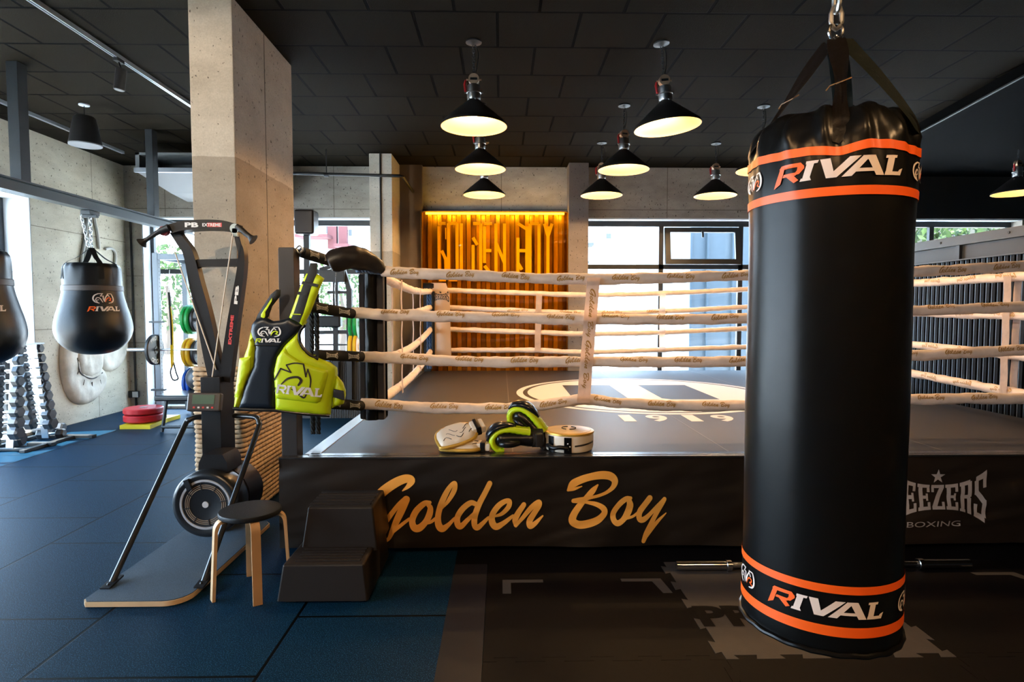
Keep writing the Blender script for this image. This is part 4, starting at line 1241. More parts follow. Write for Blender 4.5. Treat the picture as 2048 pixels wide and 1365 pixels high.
# ================================================================== floor mats
mat_black = mat('black_rubber_mat', (.0036, .0032, .0037), .6, spec=.05, var=.15, vscale=30, bump=.05, bscale=250)
mat_grey = mat('grey_rubber_mat', (.050, .045, .043), .5, spec=.1, var=.06, vscale=20, bump=.05, bscale=250)
mark_grey = mat('grey_mat_print', (.060, .055, .053), .5, spec=.1)
MX = [-.08, .945, 1.93, 2.915, 3.9]; MY = [.48, 1.46, 2.44, 3.42]
def dove(a, b, n=5, h=.03):
    a, b = V(a), V(b); d = b - a; L = d.length; d.normalize(); nrm = V((-d.y, d.x)); out = [a]
    p = L / n
    for i in range(n):
        s = i * p
        for q, hh in ((.28, 0), (.22, h), (.72, h), (.66, 0)):
            out.append(a + d * (s + p * q) + nrm * hh)
    out.append(b)
    return out
def edge(kind, i, j):
    if kind == 'v': a, b = (MX[i], MY[j]), (MX[i], MY[j + 1])
    else: a, b = (MX[i], MY[j]), (MX[i + 1], MY[j])
    if (kind == 'v' and i in (0, 4)) or (kind == 'h' and j in (0, 3)): return [V(a), V(b)]
    return dove(a, b)
def matpoly(i, j):
    P = edge('h', i, j)[:-1] + edge('v', i + 1, j)[:-1] + edge('h', i, j + 1)[::-1][:-1] + edge('v', i, j)[::-1][:-1]
    return [(p.x, p.y) for p in P]
MT = .012
ml = {(0, 2): 'black puzzle mat with two grey corner marks in front of the ring banner', (1, 2): 'grey puzzle mat under the big punching bag', (2, 2): 'black puzzle mat with grey corner mark right of the grey mat',
      (0, 1): 'black puzzle mat at the lower edge, left of the bag', (1, 1): 'black puzzle mat at the lower edge, in front of the grey mat', (2, 1): 'black puzzle mat at the lower right corner of the photo', (3, 2): 'black puzzle mat at the far right end of the ring'}
for (i, j), lb in ml.items():
    t = thing('floor_mat', lb, 'gym mat', (MX[i], MY[j], 0), 0, 'interlocking floor mats')
    P = matpoly(i, j); cx_, cy_ = (MX[i] + MX[i + 1]) / 2, (MY[j] + MY[j + 1]) / 2
    P = [(x - (.001 if x > cx_ else -.001), y - (.001 if y > cy_ else -.001)) for x, y in P]
    bm = new(); prism(bm, P, Matrix.Identity(4), MT + (.001 if (i, j) == (1, 2) else 0)); obj('mat_body', bm, mat_grey if (i, j) == (1, 2) else mat_black, t, True, 0)
    top = lambda x, y: V((x, y, MT + .0012))
    if i in (0, 2) and j == 2:
        ca = onz(1005, 1161, MT); cb = onz(1328, 1158, MT) if i == 0 else None
        if i == 0:
            L1 = [(ca.x, ca.y), (ca.x, ca.y - .16), (ca.x + .045, ca.y - .16), (ca.x + .045, ca.y - .035), (ca.x + .22, ca.y - .035), (ca.x + .22, ca.y)]
            L2 = [(cb.x - .02, cb.y), (cb.x - .24, cb.y), (cb.x - .24, cb.y - .035), (cb.x - .075, cb.y - .035), (cb.x - .05, cb.y - .17), (cb.x, cb.y - .17)]
            decal('corner_mark', polys2d([L1[::-1]]), top, mark_grey, t); decal('corner_mark', polys2d([L2]), top, mark_grey, t)
        else:
            cc = onz(1940, 1146, MT)
            decal('corner_mark', polys2d([[(cc.x, cc.y), (cc.x + .01, cc.y - .035), (cc.x + .2, cc.y - .035), (cc.x + .27, cc.y - .17), (cc.x + .31, cc.y - .17), (cc.x + .25, cc.y)][::-1]]), top, mark_grey, t)
    if (i, j) == (1, 2):
        p = onz(1430, 1233, MT)
        gv, gf = text2d('PROUD', bold=.05, width=.90, height=.20, spacing=1.0)
        decal('lettering', (gv, gf), lambda x, y: V((p.x + .365 + x, p.y + y, MT + .0022)), mat_black, t)
bm = new(); box(bm, -.27, 4.5, 3.425, 3.70, 0, .010)
single('floor_mat', bm, mat_black, 'long narrow black rubber strip between the puzzle mats and the ring banner', 'gym mat', (2.1, 3.55, 0), 'interlocking floor mats', smooth=0)
bm = new(); prism(bm, [(-.27, .48), (-.082, .48), (-.082, 3.42), (-.27, 3.42)], Matrix.Identity(4), .009)
single('mat_edging', bm, mat('dark_rubber_edging', (.010, .010, .014), .5, spec=.1, var=.1, vscale=8), 'smooth dark rubber edging strip along the left side of the mats', 'mat edging', (-.18, 1.9, 0), smooth=0)

# chrome bar lying behind the bag
t = thing('barbell', 'short chrome barbell lying on the mats behind the punching bag', 'barbell', (1.75, 3.3, MT))
xa, xb = at(1352, 1156, 3.3).x, at(1937, 1158, 3.3).x; zc = MT + .031
for a_, b_ in ((xa, xa + .29), (xb - .27, xb)):
    bm = new(); cyl(bm, (a_, 3.3, zc), (b_, 3.3, zc), .025, 24); obj('sleeve', bm, chrome, t)
bm = new(); cyl(bm, (xa + .28, 3.3, zc), (xb - .26, 3.3, zc), .015, 16); obj('shaft', bm, chrome, t)
for x in (xa + .28, xb - .30):
    bm = new(); lathe(bm, [(.026, 0), (.031, .004), (.031, .03), (.026, .034)], 24, Matrix.Translation((x, 3.3, zc)) @ Matrix.Rotation(PI / 2, 4, 'Y')); obj('collar', bm, chrome, t)

# ================================================================== plastic step
stepm = mat('brown_black_plastic', (.021, .0165, .0145), .42, spec=.25, bump=.06, bscale=200)
t = thing('step_block', 'two-tier black plastic step in front of the ring banner', 'steps', (-.90, 3.28, 0))
f0 = at(553, 1210, 2.98); f1 = at(736, 1210, 2.98)
def tier(x0, x1, ya, yb, z0, z1, ins, bev=.012):
    """box tapering inwards towards the top by ins"""
    bm = new(); vs = []
    for z, k in ((z0, 0), (z1, ins)):
        for x, y in ((x0 + k, ya + k), (x1 - k, ya + k), (x1 - k, yb), (x0 + k, yb)): vs.append(bm.verts.new((x, y, z)))
    for f in ((3, 2, 1, 0), (4, 5, 6, 7), (0, 1, 5, 4), (1, 2, 6, 5), (2, 3, 7, 6), (3, 0, 4, 7)): bm.faces.new([vs[i] for i in f])
    es = [e for e in bm.edges if not (abs(e.verts[0].co.z - z0) < 1e-6 and abs(e.verts[1].co.z - z0) < 1e-6)]
    bmesh.ops.bevel(bm, geom=es, offset=bev, segments=3, profile=.5, affect='EDGES')
    return bm
zl, zu = .192, .405
xl, xr = f0.x, f1.x
lo = obj('lower_tier', tier(xl, xr, 2.98, 3.56, .012, zl, .024), stepm, t)
up_ = obj('upper_tier', tier(xl + .045, xr + .0, 3.225, 3.575, zl - .02, zu, .03), stepm, t)
for z, ya, yb, par in ((zl, 3.03, 3.22, lo), (zu, 3.275, 3.55, up_)):
    for k in range(5):
        y = ya + (yb - ya) * (k + .3) / 5
        bm = new(); box(bm, xl + .075, xr - .05, y, y + (yb - ya) * .1, z - .004, z + .006, .003); obj('tread_rib', bm, stepm, par)
bm = new()
for x in (xl + .03, xr - .09):
    for y in (3.0, 3.46): box(bm, x, x + .06, y, y + .07, 0, .02)
obj('rubber_feet', bm, black_metal, t)

# ================================================================== stool
birch = mat('birch_plywood', (.66, .42, .22), .45, var=.12, vscale=7)
birch_face = mat('birch_veneer', (.55, .30, .13), .4, var=.12, vscale=5)
seatm = mat('black_stool_seat', (.010, .011, .013), .45, spec=.25, bump=.1, bscale=120)
S = onz(504, 1181, 0)
t = thing('stool', 'low round stool with black seat and bent plywood legs', 'stool', (S.x, S.y, 0))
zs = at(505, 1018, S.y).z
bm = new(); lathe(bm, [(.02, zs - .03), (.145, zs - .03), (.154, zs - .024), (.156, zs - .012), (.152, zs - .002), (.14, zs), (.02, zs)], 48, Matrix.Translation((S.x, S.y, 0))); obj('seat', bm, seatm, t)
for px, py, wy in ((446, 1197, 0), (515, 1209, 1), (502, 1157, 1), (570, 1172, 0)):
    f = onz(px, py, 0); d = V((f.x - S.x, f.y - S.y, 0)).normalized(); R_ = .19
    n_ = V((-d.y, d.x, 0))
    c = V((S.x, S.y, 0))
    prof_ = [(.06, zs - .035), (.13, zs - .036), (.155, zs - .045), (.168, zs - .068), (.172, zs - .1), (R_, .0)]
    bm = new()
    pp = cr(prof_[:-1], 5) + [(.172 + (R_ - .172) * q, (zs - .1) * (1 - q)) for q in (.3, .6, 1)]
    vv = []
    for i, (r_, z_) in enumerate(pp):
        a = pp[max(0, i - 1)]; b2 = pp[min(len(pp) - 1, i + 1)]
        tx_, tz_ = b2[0] - a[0], b2[1] - a[1]; l_ = math.hypot(tx_, tz_); nx_, nz_ = -tz_ / l_, tx_ / l_
        row = []
        for s_, k_ in ((-1, -1), (1, -1), (1, 1), (-1, 1)):
            q = c + d * (r_ + nx_ * .008 * k_) + n_ * .022 * s_; q.z = max(0, z_ + nz_ * .008 * k_); row.append(bm.verts.new(q))
        vv.append(row)
    for A, B in zip(vv, vv[1:]):
        for k in range(4): bm.faces.new((A[k], A[(k + 1) % 4], B[(k + 1) % 4], B[k]))
    bm.faces.new(vv[0]); bm.faces.new(vv[-1][::-1])
    obj('leg', bm, birch_face if py in (1209,) else birch, t, True, 30)

# ================================================================== rope wound round the pillar
hemp = mat('hemp_rope', (.42, .28, .16), .8, var=.25, vscale=40, bump=.3, bscale=120)
bm = new(); rr_ = .017; zt = 1.09; N_ = int(zt / (2 * rr_))
cxx, cyy, hx, hy = -1.99, 4.825, .15 + rr_ * .95, .585 + rr_ * .95
base = []
cr_ = .03
for (sx_, sy_, a0) in ((1, -1, -PI / 2), (1, 1, 0), (-1, 1, PI / 2), (-1, -1, PI)):
    for k in range(4):
        a = a0 + PI / 2 * k / 3
        base.append(V((cxx + sx_ * (hx - cr_) + cr_ * math.cos(a), cyy + sy_ * (hy - cr_) + cr_ * math.sin(a), 0)))
loop = []
for i in range(len(base)):
    a, b2 = base[i], base[(i + 1) % len(base)]
    n = max(1, int((b2 - a).length / .012))
    for k in range(n): loop.append(a.lerp(b2, k / n))
for j in range(N_):
    z = rr_ + j * 2 * rr_
    tube(bm, [p + V((0, 0, z)) for p in loop], [rr_ * (1 + .16 * math.sin(k * 1.3 + j * .7)) for k in range(len(loop))], 7, closed=True)
single('pillar_rope', bm, hemp, 'thick tan rope wound around the foot of the concrete pillar', 'rope', (-1.99, 4.825, 0), smooth=80)
# ================================================================== dark slatted partition right of the ring
PX = 4.62
slat_m = mat('dark_corrugated_sheet', (.003, .003, .0035), .5, spec=.1)
t = thing('slatted_partition', 'dark corrugated partition with grey steel top beam behind the right side of the ring', 'partition', (PX, 6.6, 0))
bm = new(); vs = []
y = 4.3
while y < 8.95:
    for dy, dx in ((0, 0), (.036, 0), (.044, .03), (.058, .03)): vs.append((PX + dx, y + dy))
    y += .066
cols = [(bm.verts.new((a, b, 0.02)), bm.verts.new((a, b, 1.985))) for a, b in vs]
for a, b in zip(cols, cols[1:]): bm.faces.new((a[0], b[0], b[1], a[1]))
obj('corrugated_sheet', bm, slat_m, t, True, 0)
bm = new(); y = 4.3
while y < 8.95:
    box(bm, PX - .002, PX + .002, y + .035, y + .039, .02, 1.985); y += .066
obj('edge_glints', bm, mat('edge_glint_blue', (.22, .28, .34), .35, .5), t, True, 0)  # pale blue strips painted in for window light caught on the corrugations
bm = new(); box(bm, PX - .02, PX + .06, 4.3, 8.95, 2.14, 2.235, .004); box(bm, PX - .03, PX + .06, 4.3, 8.95, 1.985, 1.997, .002); obj('top_beam', bm, mat('partition_steel', (.06, .063, .063), .45, .3), t)
bm = new(); box(bm, PX + .02, PX + .05, 4.3, 8.95, 1.99, 2.15); obj('panel', bm, mat('dark_panel', (.02, .021, .02), .5), t, True, 0)
for y in (5.05, 6.0, 7.1, 8.2):
    bm = new(); box(bm, PX - .01, PX + .03, y, y + .05, 1.99, 2.145); obj('upright', bm, black_metal, t, True, 0)
for y in (5.4, 6.25):
    bm = new(); cyl(bm, (PX - .028, y, 2.19), (PX - .018, y, 2.19), .012, 8); obj('bolt', bm, black_metal, t)

# ================================================================== bag rail on the left
t = thing('bag_rail', 'grey steel I-beam rail carrying the hanging bags along the left wall', 'steel beam', (-4.2, 4.2, 2.5))
bm = new(); box(bm, -4.255, -4.145, .3, 8.3, 2.598, 2.612); box(bm, -4.255, -4.145, .3, 8.3, 2.50, 2.514); box(bm, -4.206, -4.194, .3, 8.3, 2.514, 2.598); obj('beam', bm, mat('beam_grey', (.055, .064, .068), .4, .3), t, True, 0)
for x0, x1, ya in ((-4.265, -4.168, 5.35), (-4.22, -4.135, 7.29), (-4.26, -4.16, 2.0)):
    bm = new(); box(bm, x0, x1, ya, ya + .11, 2.612, H, .004); obj('hanger_post', bm, steel_grey, t)
def ball_bag(label, px, Y, rot, lx):
    x = -4.2; z = lambda py: at(207, py, 6.26).z
    t = thing('wrecking_bag', label, 'punching bag', (x, Y, z(707)), 0, 'pear shaped bags on the rail')
    M_ = Matrix.Translation((x, Y, 0))
    prof = [(.001, z(709)), (.08, z(708.5)), (.17, z(704)), (.25, z(695)), (.31, z(681)), (.338, z(666)), (.342, z(652)), (.325, z(633)), (.298, z(614)), (.275, z(596)), (.262, z(582)), (.258, z(575)), (.257, z(560)), (.25, z(540)), (.235, z(532)), (.2, z(528)), (.001, z(526))]
    pr = cr(prof, 4)
    def dsp(q, a):
        f = 1 + .012 * math.sin(a * 8 + q.z * 6) * max(0, min(1, (1.28 - q.z) * 5)) + .02 * math.sin(a * 14) * max(0, min(1, (q.z - 1.75) * 4)) - .012 * math.exp(-((q.z - z(578)) / .012) ** 2)
        return V((q.x * f, q.y * f, q.z))
    bm = new(); lathe(bm, pr, 80, M_, dsp); obj('bag_body', bm, mat('wrecking_bag_leather', (.005, .005, .0055), .34, spec=.3, bump=.12, bscale=18), t, True, 80)
    bm = new(); lathe(bm, [(.262, z(583)), (.268, z(582)), (.266, z(573)), (.260, z(572))], 64, M_, cap=False); obj('belt', bm, mat('brown_belt', (.05, .035, .028), .5), t)
    hk = V((x, Y, z(496)))
    ph = math.atan2(-Y, -x)
    for k in range(4):
        a = ph + .3 + k * PI / 2
        d = V((math.cos(a), math.sin(a), 0)); n_ = V((-d.y, d.x, 0))
        pth = cr([tuple(hk + d * .01), tuple(V((x, Y, z(516))) + d * .12), tuple(V((x, Y, z(531))) + d * .235), tuple(V((x, Y, z(560))) + d * .266)], 5)
        bm = new(); N = len(pth) - 1
        sheet(bm, lambda u, v: V(pth[int(round(v * N))]) + n_ * (u - .5) * .05, 2, N); bmesh.ops.solidify(bm, geom=bm.faces[:], thickness=.004); obj('strap', bm, black_fabric, t)
    bm = new(); chain(bm, hk, (x, Y, 2.47), .022, .005); obj('chain', bm, chrome, t)
    bm = new(); chain(bm, hk + V((-.03, 0, .02)), (x - .09, Y, 2.46), .02, .005); obj('chain', bm, zinc, t)
    bm = new(); box(bm, x - .05, x + .05, Y - .075, Y + .075, 2.455, 2.497, .006); box(bm, x - .075, x + .075, Y - .02, Y + .02, 2.43, 2.46, .004); obj('trolley', bm, steel_grey, t)
    rr = [(r, zq) for r, zq in pr]
    def rad(zq):
        for (r0, z0), (r1, z1) in zip(rr, rr[1:]):
            if min(z0, z1) <= zq <= max(z0, z1): return r0 + (r1 - r0) * (zq - z0) / ((z1 - z0) or 1)
        return .3
    zc = z(600); 
    fm = lambda x_, y_: V((x + (rad(zc + y_) + .01) * math.cos(ph + lx + x_ / .29), Y + (rad(zc + y_) + .01) * math.sin(ph + lx + x_ / .29), zc + y_))
    w_, c_ = emblem(.18, EMB_W), emblem(.18, EMB_C)
    decal('emblem', w_, lambda a, b: fm(a, b + .01), bagwhite, t, .03); decal('emblem', c_, lambda a, b: fm(a, b + .01), orange, t, .03)
    gR, gX = rival(.27, .055)
    decal('lettering', gR, lambda a, b: fm(a, b - .095), orange, t, .03); decal('lettering', gX, lambda a, b: fm(a, b - .095), bagwhite, t, .03)
    return t
ball_bag('pear shaped black bag hanging whole before the white wall relief', 207, 6.26, 0, .30)
ball_bag('pear shaped black bag cut by the left edge of the photo', -25, 4.84, 0, .22)

# ================================================================== glove relief on the left wall
relief = mat('relief_plaster', (.66, .58, .47), .8, col2=(.40, .35, .28), vscale=5, bump=.2, bscale=30)
def zr(x, y): return onx(x / 2.5275, 380 + y / 2.5275, XL)
def wall_poly(pts): return [(zr(x, y).y, zr(x, y).z) for x, y in pts]
t = thing('glove_relief', 'large off-white relief of hanging boxing gloves on the concrete wall', 'wall relief', (XL, 8.2, 1.0))
putw = lambda y, z, d: V((XL + .003 + d, y, z))
gl_a = wall_poly([tuple(p) for p in cr([(368, 395), (362, 500), (345, 600), (300, 790), (303, 940), (340, 1050), (395, 1086), (470, 1066), (522, 1000), (530, 930), (496, 880), (502, 800), (490, 690), (470, 560), (440, 400)], 3, True)])
gl_b = wall_poly([tuple(p) for p in cr([(530, 560), (515, 640), (498, 820), (510, 900), (560, 918), (612, 880), (640, 800), (640, 680), (615, 590), (575, 550)], 3, True)])
ruf = lambda y, z: .018 * noise.noise(V((y * 5, z * 7, 2))) + .014 * noise.noise(V((y * 16, z * 5, 8)))
bm = new(); pillow(bm, gl_a, putw, .008, .06, .16, .035, True, ruf); obj('front_glove', bm, relief, t, True, 80)
bm = new(); pillow(bm, gl_b, putw, .006, .04, .14, .035, True, ruf); obj('rear_glove', bm, relief, t, True, 80)
thumb = wall_poly([tuple(p) for p in cr([(372, 640), (366, 760), (362, 860), (385, 930), (440, 950), (490, 915), (500, 850), (490, 720), (440, 620)], 3, True)])
bm = new(); pillow(bm, thumb, lambda y, z, d: V((XL + .04 + d, y, z)), .006, .05, .12, .035, True, ruf); obj('thumb', bm, relief, t, True, 80)
crease = mat('relief_crease', (.10, .09, .08), .9)
bm = new(); tube(bm, [V((XL + .068, zr(x, y).y, zr(x, y).z)) for x, y in cr([(363, 850), (380, 925), (440, 955), (492, 925)], 6)], .010, 6); obj('crease', bm, crease, t)
for i, (x, y) in enumerate(((372, 860), (376, 905), (400, 960), (440, 972), (480, 960))):
    bm = new(); a = zr(x, y); c = zr(x - 14 + i * 6, y + 28); tube(bm, [V((XL + .07, a.y, a.z)), V((XL + .06, c.y, c.z))], .006, 5); obj('wrinkle', bm, crease, t)
lace = mat('relief_lace', (.55, .52, .47), .8)
for pth in (((440, 95), (432, 160), (425, 230), (410, 320), (402, 385)), ((452, 100), (448, 180), (436, 260), (424, 340), (416, 390)), ((470, 140), (486, 220), (495, 300)), ((525, 300), (560, 298), (578, 330), (570, 400))):
    bm = new(); tube(bm, [V((XL + .020, zr(x, y).y, zr(x, y).z)) for x, y in cr(pth, 6)], .018, 8); obj('lace', bm, lace, t)
# conduit and socket on the left end of the back wall
bm = new(); cyl(bm, (-5.51, YB - .015, 0), (-5.51, YB - .015, 2.85), .014, 10); single('conduit', bm, black_metal, 'black vertical conduit in the far left corner', 'conduit', (-5.51, YB - .015, 0))
t = thing('power_socket', 'double wall socket low on the far left corner', 'socket', (-5.46, YB - .03, .3)); p = at(270, 789, YB - .02)
bm = new(); box(bm, p.x - .09, p.x + .06, YB - .05, YB, p.z - .05, p.z + .05, .006); obj('box', bm, alu, t)
bm = new(); box(bm, p.x - .02, p.x + .06, YB - .056, YB - .049, p.z - .042, p.z + .042, .002); obj('plate', bm, reveal_mat, t)
bm = new(); cyl(bm, (-1.655, 8.338, 0), (-1.655, 8.338, H), .012, 10); single('cable_conduit', bm, black_metal, 'thin black cable conduit down the face of the far pillar', 'conduit', (-1.655, 8.338, 0))

# ================================================================== ceiling gear
rail_m = mat('bright_track', (.55, .58, .62), .3, .7)
def track(label, x, ya, yb):
    t = thing('light_track', label, 'light track', (x, (ya + yb) / 2, H))
    bm = new(); box(bm, x - .018, x - .006, ya, yb, H - .035, H); box(bm, x + .006, x + .018, ya, yb, H - .035, H); box(bm, x - .006, x + .006, ya, yb, H - .012, H); obj('rail', bm, rail_m, t, True, 0)
track('silver ceiling light track running beside the big pillar', -3.22, .5, 7.6)
track('second ceiling light track near the left wall', -5.1, .5, 8.3)
def spot(label, px, py, Y, x, lit=False):
    t = thing('track_spotlight', label, 'spotlight', (x, Y, H - .035))
    top = V((x, Y, H - .035)); c = V((x + .02, Y - .02, H - .21)); d = V((-.12, -.03, -1)).normalized()
    bm = new(); box(bm, x - .02, x + .02, Y - .05, Y + .05, H - .06, H - .03, .004); tube(bm, [top - V((0, 0, .02)), c - d * .085], .007, 8); obj('bracket', bm, black_metal, t)
    bm = new(); tube(bm, [c - d * .085, c + d * .085], [.042, .042], 20); obj('housing', bm, brown_metal, t)
    bm = new(); tube(bm, [c + d * .0855, c + d * .089], [.036, .036], 16); obj('lens', bm, emis('spot_lens', (1, .93, .8), 6 if lit else .6) if lit else mat('spot_glass', (.3, .3, .3), .2), t)
spot('black cylindrical spotlight on the silver track left of the pillar', 280, 165, 5.22, -3.22)
spot('lit spotlight on the track at the top left corner', 2, 25, 4.35, -3.64 + .02, True)
Ysp = 6.45
c = V((-4.35, Ysp, H))
t = thing('pendant_speaker', 'black tapered pendant speaker hanging near the left rail', 'speaker', tuple(c))
Mz = Matrix.Translation(c)
bm = new(); lathe(bm, [(.05, 0), (.05, -.012), (.001, -.014)], 20, Mz); obj('canopy', bm, reveal_mat, t)
bm = new(); cyl(bm, c, c + V((0, 0, -.13)), .004, 6); obj('cable', bm, black_metal, t)
bm = new(); lathe(bm, [(.001, -.125), (.085, -.125), (.10, -.14), (.118, -.22), (.142, -.36), (.15, -.40), (.152, -.415)], 32, Mz, cap=False); obj('housing', bm, lamp_black, t)
bm = new(); lathe(bm, [(.152, -.412), (.150, -.424), (.12, -.42), (.001, -.418)], 32, Mz, cap=False); obj('grille', bm, mat('speaker_grille', (.22, .22, .23), .5), t)
# ventilation cassette
p0, p1 = at(270, 305, 7.7), at(410, 343, 7.7)
t = thing('ceiling_vent', 'grey open-fronted ventilation box under the ceiling behind the pillar', 'vent', (-4.2, 8.0, p0.z))
x0, x1, zt_, zb_ = p0.x, p1.x + .5, p0.z, p1.z
bm = new()
box(bm, x0, x1, 7.7, 8.35, zt_ - .03, zt_); box(bm, x0, x1, 7.7, 8.35, zb_, zb_ + .03); box(bm, x0, x0 + .05, 7.7, 8.35, zb_, zt_); box(bm, x1 - .05, x1, 7.7, 8.35, zb_, zt_); box(bm, x0, x1, 8.2, 8.35, zb_, zt_)
obj('casing', bm, mat('vent_grey', (.16, .17, .17), .5, .2), t, True, 0)
bm = new(); box(bm, x0, x1, 7.66, 7.7, zb_ - .02, zb_ + .035); obj('front_rail', bm, rail_m, t, True, 0)
bm = new(); prism(bm, [(7.72, zb_ - .005), (8.4, zb_), (8.95, zb_ - .16), (8.5, zb_ - .12)], Matrix(((0, 0, 1, x0), (1, 0, 0, 0), (0, 1, 0, 0), (0, 0, 0, 1))), x1 - x0); obj('deflector', bm, mat('vent_pale', (.14, .14, .14), .7), t, True, 0)
for k in range(2):
    bm = new(); cyl(bm, (x0 + .06 + k * .9, 7.8, zt_), (x0 + .06 + k * .9, 7.8, H), .006, 6); obj('hanger_rod', bm, black_metal, t)
# sprinkler pipe
a, b2, c2 = at(596, 347, 8.15), at(800, 352, 8.15), at(838, 381, 8.85)
t = thing('ceiling_pipe', 'thin black ceiling pipe bending back to the brown pilaster', 'pipe', tuple(b2))
bm = new(); tube(bm, [a + V((-1.0, 0, .0)), a, b2, b2 + V((.03, .03, 0)), V((-1.3, 8.95, c2.z))], .02, 10); obj('pipe', bm, black_metal, t)
q = at(653, 350, 8.15)
bm = new(); cyl(bm, q, (q.x, q.y, H), .007, 6); cyl(bm, q - V((.03, 0, 0)), q + V((.03, 0, 0)), .028, 10); obj('hanger', bm, black_metal, t)

# ================================================================== dumbbell tower
rub = mat('dumbbell_rubber', (.035, .038, .042), .42, bump=.08, bscale=200, spec=.6)
face_m = mat('dumbbell_face', (.09, .09, .095), .35, .3)
def hexhead(bm, x0, x1, r, d=1):
    prof = [(r * .72, x0), (r, x0 + (x1 - x0) * .18), (r, x0 + (x1 - x0) * .8), (r * .78, x1)]
    rings = []
    for rr, x in prof: rings.append([bm.verts.new((x, rr * math.cos(k * PI / 3), rr * math.sin(k * PI / 3))) for k in range(6)])
    for A, B in zip(rings, rings[1:]):
        for k in range(6): bm.faces.new((A[k], A[(k + 1) % 6], B[(k + 1) % 6], B[k]))
    bm.faces.new(rings[0][::-1]); bm.faces.new(rings[-1])
def dumbbell(label, loc, s, rot=0):
    t = thing('dumbbell', label, 'dumbbell', loc, rot, 'hex dumbbells on and under the tower rack')
    for sg in (-1, 1):
        bm = new(); hexhead(bm, sg * .055, sg * (.055 + .075 * s), .052 * s); obj('head', bm, rub, t, False, 20)
    bm = new(); tube(bm, [(-.06, 0, 0), (-.02, 0, 0), (.02, 0, 0), (.06, 0, 0)], [.012, .017, .017, .012], 12); obj('handle', bm, chrome, t, False)
    return t
t = thing('dumbbell_rack', 'silver A-frame dumbbell tower standing in the left window', 'dumbbell rack', (-5.2, 6.6, 0))
for yy, sg in ((6.50, -1), (6.74, 1)):
    bm = new(); bar(bm, (-5.2, yy + sg * .13, .03), (-5.2, yy, 1.12), .075, .012, up=V((0, 1, 0))); obj('upright', bm, rail_m, t, True, 0)
bm = new(); box(bm, -5.3, -5.1, 6.46, 6.78, 1.11, 1.125, .004); obj('top_cap', bm, rail_m, t)
for xx in (-5.42, -4.98):
    bm = new(); box(bm, xx - .03, xx + .03, 6.25, 7.0, 0, .035, .006); obj('foot', bm, steel_grey, t)
bm = new(); box(bm, -5.42, -4.98, 6.33, 6.39, .005, .03, .004); obj('cross_foot', bm, steel_grey, t)
ords = ['topmost', 'second', 'third', 'fourth', 'fifth', 'sixth', 'seventh', 'eighth', 'lowest']
for k in range(9):
    z = 1.06 - k * .108; s = .98 + k * .06
    for yy, sg, lb in ((6.50, -1, 'window side front column'), (6.74, 1, 'rear column by the concrete wall')):
        off = .13 * (1 - z / 1.12)
        y = yy + sg * (off + .045)
        bm = new(); box(bm, -5.245, -5.155, min(y, y - sg * .05) , max(y, y - sg * .05), z - .026, z - .018, .002); obj('cradle', bm, chrome, t, True, 0)
        dumbbell('%s hex dumbbell in the %s of the tower' % (ords[k], lb), (-5.22 + (-.05 if sg > 0 else 0), y, z), s)
dumbbell('big hex dumbbell on the floor, nearest the left photo edge', onz(10, 895, 0) + V((0, 0, .085)), 1.7, .2)
dumbbell('hex dumbbell on the floor beside the nearest big one', onz(95, 882, 0) + V((-.03, .1, .06)), 1.15, .15)
dumbbell('hex dumbbell on the floor against the concrete wall', onz(112, 866, 0) + V((-.05, .0, .062)), 1.2, .1)
dumbbell('large hex dumbbell at the left edge, resting above the nearest floor one', onz(10, 895, 0) + V((-.25, .3, .28)), 1.7, .3)
bm = new(); q = onz(78, 868, 0); cyl(bm, (q.x - .12, q.y, .085), (q.x + .12, q.y, .085), .085, 28); single('foam_roller', bm, mat('grey_foam', (.25, .25, .26), .6), 'short grey roller lying under the dumbbell tower', 'roller', (q.x, q.y, 0))
bm = new(); q = onz(102, 893, 0); box(bm, q.x - .25, q.x + .02, q.y - .02, q.y + .06, 0, .04, .005); single('steel_foot_plate', bm, steel_grey, 'low grey steel bar on the floor in front of the dumbbells', 'steel bar', (q.x, q.y, 0))
bm = new(); box(bm, -5.25, -4.75, 6.98, 7.06, 0, .035, .005); single('steel_foot_plate', bm, steel_grey, 'low grey steel bar on the floor beside the concrete wall', 'steel bar', (-5, 7.02, 0))

# ================================================================== squat rack corner
def plate(label, x, y, z, m, thick=.055, r=.225, grp='coloured bumper plates', flat=False, text=False):
    t = thing('weight_plate', label, 'weight plate', (x, y, z), 0, grp)
    M_ = Matrix.Rotation(0 if flat else PI / 2, 4, 'Y')
    h = thick / 2
    bm = new(); lathe(bm, [(.03, -h), (r * .55, -h + .004), (r * .62, -h), (r * .94, -h), (r, -h + .012), (r, h - .012), (r * .94, h), (r * .62, h), (r * .55, h - .004), (.03, h)], 48, M_); obj('disc', bm, m, t, False)
    bm = new(); lathe(bm, [(.025, -h - .003), (.045, -h - .003), (.045, h + .003), (.025, h + .003)], 20, M_); obj('hub', bm, zinc if not text else black_metal, t, False)
    if text:
        for a0 in (PI / 2, -PI / 2):
            g = text2d('PROUD', bold=.03, width=.26, height=.055)
            # near face of the plate points away from the wall, towards +x
            decal('lettering', g, lambda u, v: V((x + h + .0015, y + (r * .76 + v) * math.sin(u / (r * .8) * (1)) * (1), z + (r * .76 + v) * math.cos(u / (r * .8)))) if a0 > 0 else V((x + h + .0015, y - (r * .76 + v) * math.sin(u / (r * .8)), z - (r * .76 + v) * math.cos(u / (r * .8)))), white_print, t, .03)
    return t
redp = mat('red_bumper', (.62, .015, .02), .4); greenp = mat('green_bumper', (.005, .32, .06), .4); yelp = mat('yellow_bumper', (.80, .46, .01), .4); bluep = mat('blue_bumper', (.01, .08, .40), .4); blackp = mat('black_plate', (.02, .022, .024), .4)
